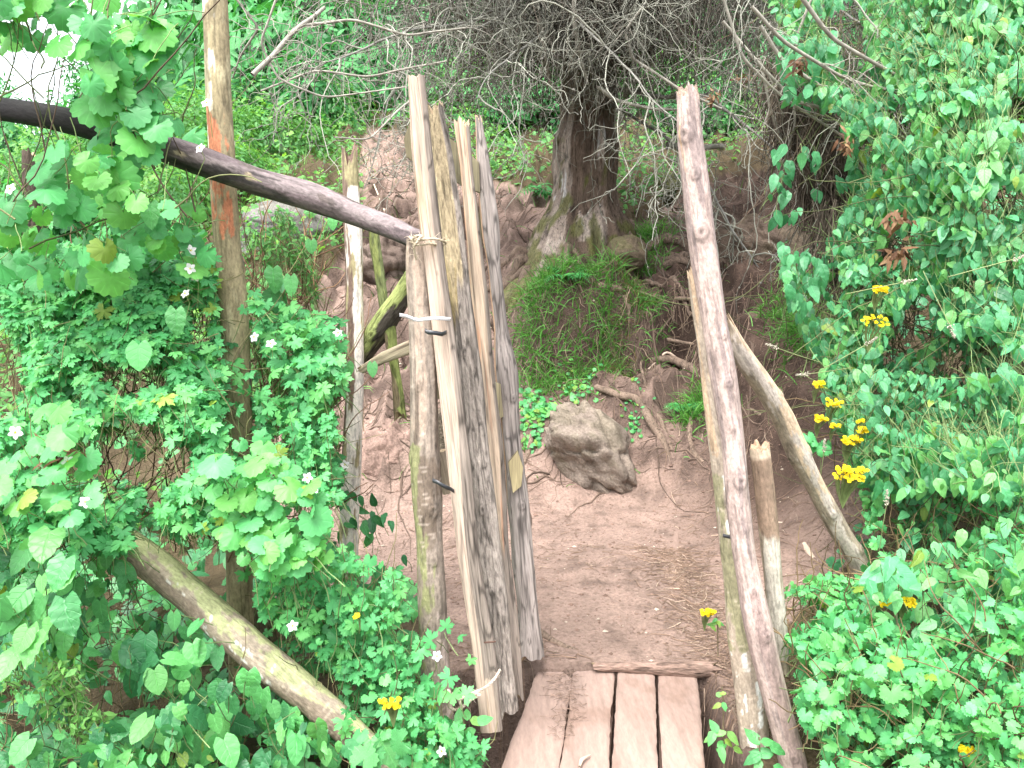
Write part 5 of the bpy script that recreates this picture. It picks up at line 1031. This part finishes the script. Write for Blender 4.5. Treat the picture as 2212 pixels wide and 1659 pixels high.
cover('ground_cover', 'low bright green leaves carpeting the slope left of the trodden path', 24000, 4.6, 14.5, -7.5, 0.2, ['small', 'lob', 'ovate'], (.04, .09), L_small, .45, -.22, 200, hue=(.0, 1.2))
cover('ground_cover', 'low leaves and weeds on the slope behind the dead tree', 14000, 8.5, 17, -.5, 8, ['small', 'lob', 'lance'], (.04, .10), L_small, .35, -.15, 210)
cover('ground_cover', 'dark leaf layer under the bush on the right bank', 5000, 2.0, 8, 1.6, 6.5, ['ovate', 'lob'], (.05, .10), L_ovate, .3, -.3, 220, hue=(0, .6))
cover('ground_cover', 'dark leaf layer under the thicket on the left', 2200, 1.8, 5, -4.5, -.3, ['heart', 'lob'], (.05, .10), L_heart, .35, -.3, 230, hue=(0, .7))
cover('undergrowth', 'deep green undergrowth of the wooded hillside in the distance', 26000, 13.5, 34, -16, 16, ['lance', 'ovate'], (.12, .3), L_far, 1.1, -.5, 240)
P = np.concatenate([on_ground(2000, 5.5, 16, -4, 2.6), on_ground(5000, 8, 15, -7, -1.0, BARE, False)]); g = Geo(); V, Q_, C = blades(P, rng.uniform(.06, .25, len(P)) + (np.arange(len(P)) > 2600) * rng.uniform(.1, .35, len(P)), .0035, np.clip(rng.normal(.5, .35, len(P)), 0, 1)); 
k = fbm(P[:, 0] * .8, P[:, 1] * .8, s=250); g.add(V, Q_, C=C); o = g.build('sparse_grass', L_grass, loc=(0, 9, 2)); tag(o, 'sparse grass blades scattered over the slopes', 'grass', kind='stuff')

def shrub_mesh(kind, n, sd, r=1.0, flat=.9, lsz=(.10, .2), tufts=60):
    rg = np.random.default_rng(sd); g = Geo(); s = Geo()
    T0 = rg.normal(size=(tufts, 3)); T0 = T0 / np.linalg.norm(T0, axis=1, keepdims=True) * rg.uniform(.45, 1, (tufts, 1)) ** .6 * r; T0[:, 2] = np.abs(T0[:, 2]) * flat + .12
    i = rng.integers(0, tufts, n); P = T0[i] + rng.normal(size=(n, 3)) * r * .13; out = unit(P - np.array([0, 0, .3]))
    tip = unit(P - T0[i] + out * .1 + np.array([0, 0, -.05])) ; hue = .3 + .25 * rng.random(n) + .4 * rg.normal(size=tufts)[i] * .5
    add_leaves(g, kind, P, unit(out + rng.normal(size=(n, 3)) * .4 + np.array([0, -.3, .6])), tip, rng.uniform(lsz[0], lsz[1], n), hue)
    m = 26; W = np.linspace(0, 1, 8)[None, :, None] * T0[:m, None] * np.array([1, 1, 1]) + .03 * rng.normal(size=(m, 8, 3)); W[:, 0] = 0; V, Q_ = tubes(W, taper(8, m, .018, .006), 4); s.add(V, Q_, C=(.13, .10, .075))
    return g, s
def proto_plant(name, label, cat, gs, mat, loc, scale, group, rot=0):
    e = empty(name, (0, 0, 0), label, cat, group); f = gs[0].build('foliage', mat, e); st_ = gs[1].build('stems', M_twig, e); f.matrix_parent_inverse = Matrix(); st_.matrix_parent_inverse = Matrix()
    e.location = loc; e.scale = scale; e.rotation_euler = (0, 0, rot); return e
def dup(e, loc, scale, rot, label=None):
    c = e.copy(); sc.collection.objects.link(c); c.location = loc; c.scale = scale; c.rotation_euler = (0, 0, rot)
    if label: c['label'] = label
    for ch in e.children:
        d = ch.copy(); sc.collection.objects.link(d); d.parent = c; d.matrix_parent_inverse = Matrix()
    return c
protos = []
for kind, n, sd, lab, gr in [('lance', 2600, 1, 'lance leaved shrub on the hillside behind the dead tree', 'lance leaved shrubs on the hillside'), ('ovate', 2200, 2, 'broad leaved shrub on the hillside behind the dead tree', 'broad leaved shrubs on the hillside'), ('small', 3600, 3, 'fine leaved bright shrub on the hillside', 'fine leaved shrubs on the hillside')]:
    protos.append((shrub_mesh(kind, n, sd, lsz={'lance': (.16, .3), 'ovate': (.10, .2), 'small': (.07, .13)}[kind]), lab, gr, [L_far, L_far, L_small][sd - 1]))
SH = [(560,120,15,1.5,0),(700,80,17,1.8,0),(640,200,14,1.1,0),(780,190,15.5,1.2,0),(520,230,13.5,1.0,2),(590,290,12.5,.9,2),(700,270,14,.9,2),(430,250,12,.9,2),(330,300,13,1.1,2),(250,250,16,1.3,1),(120,330,14,1.0,2),(20,300,17,1.3,1),
      (880,120,18,1.8,0),(960,200,17,1.3,0),(1060,150,18,1.6,1),(1040,260,15,1.0,2),(1150,220,16,1.3,2),(1140,330,13.5,.8,1),(1380,180,17,1.6,2),(1480,120,18,1.8,2),(1420,270,14.5,1.2,2),(1560,230,15,1.3,2),(1640,150,15,1.6,1),(1620,300,12.5,.9,2),(1500,330,12.5,.7,1),
      (400,80,18,2.0,1),(900,30,22,2.6,0),(1100,20,23,2.6,1),(1350,30,22,2.6,2),(1580,40,20,2.4,1),(700,-20,23,2.6,1),(500,0,22,2.4,0),(1250,150,19,2.0,0),(200,420,10,.8,2),(60,480,9,.9,1),(380,400,9.5,.7,2),(300,520,8,.6,1),(480,380,10.5,.7,2),(1760,120,13,1.6,1),(1900,250,11,1.5,1),(2100,200,11,1.8,1)]
first = {}
for i, (u, v, Yd, scl, k) in enumerate(SH):
    c = at(u, v, Yd); z = float(hgt(c[0], c[1])); z = min(z, c[2] - .2) if c[2] - z < 1.2 * scl else c[2] - scl * 1.0
    z = max(z, float(hgt(c[0], c[1])) - .1) if c[2] - z > 0 else z
    gs, lab, gr, mt = protos[k]; z = float(hgt(c[0], c[1])) - .05; hsc = max(scl, (c[2] - z) * .95 + .35 * scl)
    loc = (c[0], c[1], z); ss = (scl, scl, hsc); ro = rng.uniform(0, 6.28)
    if k not in first: first[k] = proto_plant('shrub', lab, 'shrub', gs, mt, loc, ss, gr, ro)
    else: dup(first[k], loc, ss, ro)
# trees far behind
def far_tree(h, r, n, sd):
    rg = np.random.default_rng(sd + 90); g = Geo(); s = Geo()
    W, D_ = walks(np.zeros((1, 3)), np.array([[0, 0, 1.]]), h * .8, 16, .05, -.02); V, Q_ = tubes(W, taper(16, 1, h * .028, h * .008), 9); s.add(V, Q_, C=(.13, .10, .08))
    S, D = kids(W, D_, 26, .3, 1, .9, .3); P2, D2 = walks(S, D, rng.uniform(.5, 1, 26) * r, 10, .15, -.03); V, Q_ = tubes(P2, taper(10, 26, h * .009, h * .002), 5); s.add(V, Q_, C=(.12, .10, .08))
    S, D = kids(P2, D2, 9, .3, 1, .8, .5); P3, _ = walks(S, D, rng.uniform(.3, .6, len(S)) * r * .5, 5, .2, 0); V, Q_ = tubes(P3, taper(5, len(S), .014, .006), 3); s.add(V, Q_, C=(.10, .09, .07))
    tips = P3[:, -1]; i = rng.integers(0, len(tips), n); P = tips[i] + rng.normal(size=(n, 3)) * r * .10
    add_leaves(g, 'lance', P, rand_dir(n, (0, -.3, .7), .6), rand_dir(n, (0, 0, -.4), .8), rng.uniform(.14, .28, n), .2 + .5 * rng.random(n)); return g, s
def tree_proto(gs, label, group, loc, scl, rot):
    e = empty('broadleaf_tree', (0, 0, 0), label, 'tree', group); f = gs[0].build('crown', L_far, e); t_ = gs[1].build('trunk', M_rough, e); f.matrix_parent_inverse = Matrix(); t_.matrix_parent_inverse = Matrix()
    e.location = loc; e.scale = scl; e.rotation_euler = (0, 0, rot); return e
ft = far_tree(7.5, 2.6, 6500, 1); tp = None
for i, (x, y, s_) in enumerate([(-15.2, 33, .85), (-19.8, 30, 1.0), (-14.0, 27, .8), (-7.8, 24, 1.0), (-4.6, 22, 1.1), (-2.2, 25, 1.2), (.6, 24, 1.1), (3.2, 26, 1.2), (6.2, 24, 1.1), (9.5, 22, 1.1), (12, 18, 1.1), (-5.6, 30, 1.3), (1.6, 31, 1.3), (7.5, 31, 1.3)]):
    loc = (x, y, float(hgt(x, y)) - .15); ro = rng.uniform(0, 6.28)
    if tp is None: tp = tree_proto(ft, 'dark leafy tree in the wood on top of the hillside', 'trees of the hillside wood', loc, (s_,) * 3, ro)
    else: dup(tp, loc, (s_,) * 3, ro)

# ------------------------------------------------------------------ flowers
def white_flower(u, v, Yd, label):
    c = at(u, v, Yd); e = empty('white_flower', c, label, 'flower', 'white five petalled flowers'); nrm = unit(np.array([rng.normal() * .3, -1, .45 + rng.normal() * .2]))
    a = unit(np.cross(nrm, [0, 0, 1.])); b = np.cross(nrm, a); sz = .0165 if Yd < 2.6 else .018
    for k in range(5):
        th = k * 2 * np.pi / 5 + u; g = Geo(); d = a * math.cos(th) + b * math.sin(th) + nrm * .15; add_leaves(g, 'petal', (c + d * .002)[None], nrm[None], d[None], sz, np.array([.5])); g.build('petal', L_white, e, loc=c)
    V, Q_ = tubes(np.stack([c - nrm * .001, c + nrm * .004])[None], np.array([[.003, .0015]]), 6); g = Geo(); g.add(V, Q_, C=(.9, .6, 0)); g.build('centre', L_yel, e, loc=c)
    W = np.stack([c - nrm * .002, c - nrm * .02 + [0, 0, -.02], c + [rng.normal() * .02, .05, -.09]])[None]; V, Q_ = tubes(W, np.full((1, 3), .0011), 4); g = Geo(); g.add(V, Q_, C=(.2, .25, .1)); g.build('stem', M_twig, e, loc=c)
WF = [(22,408,2.2,'white flower at the left edge of the picture, level with the rail'),(446,222,2.4,'white flower just left of the tall post above the rail'),(432,320,2.45,'white flower near the rail where it passes the tall post'),(412,541,2.6,'white flower left of the tall post, uppermost of a loose group of four'),(411,580,2.6,'white flower left of the tall post, second of a loose group of four'),(423,597,2.62,'white flower left of the tall post, close below its neighbour'),(400,634,2.55,'white flower left of the tall post, lowest of a loose group of four'),
      (549,728,2.7,'white flower right beside the tall post above the small shrub leaves'),(585,742,2.7,'white flower a hand to the right of the tall post'),(730,719,2.9,'white flower just left of the white patched post'),(33,934,1.9,'white flower on the large scalloped leaf at the left edge'),(146,997,2.1,'small white flower in front of the dry brown leaf'),(184,1084,2.05,'white flower above the upper end of the lower left log'),(524,1124,2.25,'white flower on the leaves in front of the tall post foot'),
      (664,1032,2.4,'white flower on the right fringe of the left thicket'),(679,1067,2.4,'white flower hanging lowest on the right fringe of the left thicket'),(597,1067,2.35,'white flower right of the round scalloped clump'),(745,1004,2.9,'white flower in front of the white patched post'),(619,1165,2.4,'white flower above the old stump'),(632,1352,2.2,'white flower right of the old stump'),(944,1417,2.38,'pale flower in front of the gate post'),(954,1623,2.3,'pale lilac flower under the hanging rope end')]
for w in WF: white_flower(*w)
def yellow(u, v, Yd, rp, n, label):
    c = at(u, v, Yd); e = empty('yellow_flower_head', c, label, 'flowers', 'yellow flower heads'); g = Geo(); r = px(rp, Yd)
    n = int(n * 1.6)
    Pc = c + np.stack([rng.uniform(-1, 1, n) * r, rng.uniform(-.4, .4, n) * r, rng.uniform(-.5, .5, n) * r * .9], -1)
    for p in Pc:
        nrm = unit(np.array([rng.normal() * .4, -.8, .8])); a = unit(np.cross(nrm, [0.1, 0, 1.])); b = np.cross(nrm, a); m = 8; th = np.arange(m) / m * 2 * np.pi
        add_leaves(g, 'petal', np.repeat(p[None], m, 0), np.repeat(nrm[None], m, 0) + rng.normal(size=(m, 3)) * .15, a * np.cos(th)[:, None] + b * np.sin(th)[:, None], .0085 * Yd / 3.2 + .001, np.full(m, .5))
    g.build('petals', L_yel, e, loc=c); s = Geo(); base = c + [0, .05, -r * 1.8 - .05]; W = np.stack([Pc, Pc * .5 + base * .5 + [0, .02, 0], np.repeat(base[None], n, 0)], 1); V, Q_ = tubes(W, np.full((n, 3), .0014), 4); s.add(V, Q_, C=(.2, .26, .1)); s.build('stems', M_twig, e, loc=base)
YF = [(1903,625,3.4,14,16,'highest yellow flower head on the right-hand bush'),(1890,692,3.4,26,14,'flat wide yellow flower head under the highest one'),(1768,830,3.8,13,8,'small yellow flower head at the left tip of the bush'),(1803,870,3.6,17,14,'yellow flower head right below the small left tip one'),(1775,903,3.6,14,12,'yellow flower head on the outer left stalk'),(1805,920,3.6,10,6,'small yellow flower head between its larger neighbours'),(1866,928,3.4,14,10,'round yellow flower head at the right of the cluster'),(1858,908,3.45,8,5,'tiny yellow flower head above the round one'),(1840,950,3.4,19,20,'large dense yellow flower head in the middle of the cluster'),
      (1835,1022,3.2,34,40,'widest yellow flower head, lowest of the cluster beside the path'),(1530,1322,2.95,16,12,'lone yellow flower head on the path left of the whitish pole'),(1965,1300,2.6,17,20,'dense yellow flower head beside the velvety leaves'),(1908,1302,2.6,14,12,'looser yellow flower head left of the dense one beside the velvety leaves'),(2090,1622,2.2,20,26,'yellow flower head in the bottom right corner'),(770,1330,2.25,8,4,'tiny yellow flower among the cut leaves left of the gate post'),(843,1518,2.15,24,22,'yellow flower head left of the foot of the gate post')]
for y in YF: yellow(*y)
rosette(1548, 1350, 2.98, 7, .03, 'sprig of tiny leaves under the lone yellow flower head', hue=.9)
def spike(u, v, Yd, label, d=(0, 0, 1), L=.06):
    c = at(u, v, Yd); g = Geo(); n = 60; d = unit(np.array(d, float)); t = rng.random(n); P = c + d * (t * L)[:, None] + rng.normal(size=(n, 3)) * .004 * (1.3 - t)[:, None]; rnd = oc[None] * .0035 * rng.uniform(.6, 1.3, (n, 6, 1)); 
    g.add((P[:, None] + rnd).reshape(-1, 3), None, (of[None] + (np.arange(n) * 6)[:, None, None]).reshape(-1, 3), C=np.repeat(np.array([.45,.42,.33]) * rng.uniform(.6, 1.2, (n, 1)), 6, 0))
    W = np.stack([c, c - d * .1 + [0, .02, 0], c - d * .22 + [.02, .08, 0]])[None]; V, Q_ = tubes(W, np.full((1, 3), .0018), 4); g.add(V, Q_, C=(.22, .26, .12))
    o = g.build('seed_spike', M_twig, loc=c); tag(o, label, 'seed head')
for a in [(1680,752,3.7,'pale seed spike reaching out over the path from the bush', (-1, 0, .35)),(1745,808,3.7,'pale seed spike below the outermost one over the path', (-1, 0, -.1)),(1870,745,3.4,'pale seed spike in the bush below the flat yellow head', (.6, 0, .4)),(2050,700,3.0,'long pale seed spike on the right part of the bush', (.4, 0, -.9)),(1950,610,3.2,'pale seed spike right of the highest yellow head', (.9, 0, .2)),(2190,560,2.9,'pinkish seed spike at the right edge of the picture', (1, 0, .3)),(1780,975,3.5,'pale seed head beside the widest yellow head', (0, 0, 1)),(1915,1090,3.0,'pale seed spike on an upright stalk below the yellow cluster', (0, 0, 1))]: spike(*a)
# dry leaves
def dryclump(u, v, Yd, rp, n, label, sz=.07):
    c = at(u, v, Yd); r = px(rp, Yd); g = Geo(); P = c + rng.normal(size=(n, 3)) * r * .4; add_leaves(g, 'lance', P, rand_dir(n, (0, -1, .4), .6), rand_dir(n, (0, -.1, -.5), .7), rng.uniform(.6, 1.2, n) * sz); o = g.build('dry_leaves', L_dry, loc=c); tag(o, label, 'dry leaves')
dryclump(1938, 473, 3.3, 30, 26, 'upper curled brown dry frond on the right-hand bush'); dryclump(1945, 545, 3.3, 24, 22, 'lower curled brown dry frond on the right-hand bush'); dryclump(1722, 140, 4.3, 22, 26, 'brown withered bunch caught in the dead branches above the bush', .06)
dryclump(1540, 210, 5.2, 20, 24, 'brown withered bunch behind the top of the tall pink pole', .05); dryclump(1830, 310, 4.0, 24, 24, 'straw coloured withered bunch at the end of the dead branch', .05); dryclump(125, 985, 2.2, 28, 18, 'brown crumpled leaf under the scalloped leaves at left', .07); dryclump(1600, 170, 5.2, 26, 22, 'reddish brown withered twigs left of the hanging stems', .05)

# ------------------------------------------------------------------ litter on the bare ground
P = on_ground(9000, 2.6, 9.5, -1.4, 3.2, BARE); edge = fbm(P[:, 0] * 1.6, P[:, 1] * 1.6, s=300) + .55 * sstep(.7, 1.4, P[:, 0]) + .5 * np.exp(-((P[:, 0] - .02) ** 2 + (P[:, 1] - 3.25) ** 2) / .03)
P = P[edge > .02][:2600]; P = np.concatenate([P, np.stack([(q1 := rng.normal(.93, .10, 1500)), (q2 := rng.uniform(2.7, 4.6, 1500)), hgt(q1, q2)], -1), np.stack([(q1 := rng.normal(-.02, .07, 350)), (q2 := rng.normal(3.28, .07, 350)), hgt(q1, q2)], -1)]); P = P[~((P[:, 0] > PX0 - .02) & (P[:, 0] < PX1 + .06) & (P[:, 1] < PY1 + .1))]
n = len(P); W = np.zeros((n, 6, 3)); a = rng.uniform(0, 6.28, n); Lr = rng.uniform(.02, .14, n) * (1 + (rng.random(n) < .05) * 1.5); xy = P[:, :2].copy()
for i in range(6):
    W[:, i, :2] = xy; a += rng.normal(size=n) * .22; xy = xy + (Lr / 5)[:, None] * np.stack([np.cos(a), np.sin(a)], -1)
W[..., 2] = hgt(W[..., 0], W[..., 1]) + .003 + rng.uniform(0, .006, (n, 1)); g = Geo(); V, Q_ = tubes(W, taper(6, n, rng.uniform(.0008, .003, n), .0008), 4)
g.add(V, Q_, C=np.repeat(np.where(rng.random((n, 1)) < .12, np.array([[.38, .29, .22]]), np.array([[.22, .15, .11]])) * rng.uniform(.6, 1.3, (n, 1)), 24, 0)); o = g.build('twig_litter', M_twig, loc=(.5, 4, 0)); tag(o, 'thin twigs and straw littering the trodden earth', 'litter', kind='stuff')
q = poly_pts([(1165,1425),(1240,1440),(1265,1500),(1240,1580),(1200,1600),(1180,1480)], 260); q = q[rng.random(len(q)) < .9]
d_ = at(q[:, 0], q[:, 1], 1.0) - np.array([0, 0, CAMZ]); Pz = np.array([0, 0, CAMZ]) + d_ * ((.006 - CAMZ) / d_[:, 2])[:, None]; n = len(Pz); a = rng.uniform(0, 6.28, n)
W = np.stack([Pz, Pz + .5 * np.stack([np.cos(a), np.sin(a), .1 + 0 * a], -1) * rng.uniform(.01, .05, (n, 1)), Pz + np.stack([np.cos(a + .3), np.sin(a + .3), 0 * a], -1) * rng.uniform(.01, .05, (n, 1))], 1)
V, Q_ = tubes(W, np.full((n, 3), .0009), 4); g = Geo(); g.add(V, Q_, C=np.repeat(np.array([.16, .11, .085]) * rng.uniform(.5, 1.8, (n, 1)), 12, 0)); o = g.build('plank_litter', M_twig, loc=(.15, 3.0, 0)); tag(o, 'bark crumbs and fibres strewn on the leftmost plank', 'litter', kind='stuff')
# chips and crumbs of earth
P = on_ground(22000, 2.7, 8, -1.4, 3.2, BARE); P = P[~((P[:, 0] > PX0 - .02) & (P[:, 0] < PX1 + .06) & (P[:, 1] < PY1 + .1))]; n = len(P); szc = rng.exponential(.0028, n) + .0012
rnd = oc[None] * szc[:, None, None] * rng.uniform(.5, 1.4, (n, 6, 3)) * np.array([1, 1, .6]); g = Geo(); g.add(((P + [0, 0, .001])[:, None] + rnd).reshape(-1, 3), None, (of[None] + (np.arange(n) * 6)[:, None, None]).reshape(-1, 3), C=np.repeat(np.where(rng.random((n, 1)) < .05, np.array([[.55, .47, .38]]), np.array([[.22, .145, .115]])) * rng.uniform(.6, 1.2, (n, 1)), 6, 0))
o = g.build('earth_crumbs', M_soil, loc=(.5, 4, 0), smooth=False); tag(o, 'crumbs of reddish earth scattered over the path', 'soil', kind='stuff')
# loose sticks that can be told apart
def stick(pts_, Yd, w, label, z=None, col=(.48,.37,.29)):
    P = np.array([surf(u, v, Yd) for u, v in pts_]) if z is None else at([p[0] for p in pts_], [p[1] for p in pts_], Yd)
    if z is not None:
        for i, (u, v) in enumerate(pts_):
            d = at(u, v, 1.0) - np.array([0, 0, CAMZ]); P[i] = np.array([0, 0, CAMZ]) + d * ((z - CAMZ) / d[2])
    n = len(P); t = np.linspace(0, n - 1, (n - 1) * 6 + 1); PP = np.stack([np.interp(t, np.arange(n), P[:, k]) for k in range(3)], -1)
    for _ in range(2): PP[1:-1] = (PP[:-2] + 2 * PP[1:-1] + PP[2:]) / 4
    rr = np.interp(t, np.arange(n), w) / FL * Yd / 2; PP[:, 2] += rr; V, Q_ = tubes(PP[None], rr[None], 7); g = Geo(); g.add(V, Q_, C=col); o = g.build('stick', M_twig, loc=PP[0]); tag(o, label, 'stick')
stick([(1252,1659),(1256,1645),(1275,1632)], 2.6, [6,9,3], 'short pale forked stick lying on the second plank', .008)
stick([(1737,1180),(1745,1198),(1758,1212)], 4.0, [12,16,10], 'stubby brown stick on the soil right of the poles')
stick([(1660,1128),(1700,1132),(1760,1136)], 4.5, [4,4,3], 'thin pale straight stick behind the short stake')
stick([(1480,790),(1440,760),(1400,800)], 6.3, [5,6,4], 'dark thin stick leaning in the gully')
stick([(780,335),(800,380),(820,430),(836,470)], 8.5, [3,4,4,4], 'long dry straw stalk behind the white patched post', col=(.6,.5,.38))
print('verts', sum(len(m.vertices) for m in bpy.data.meshes), 'objs', len(sc.objects))
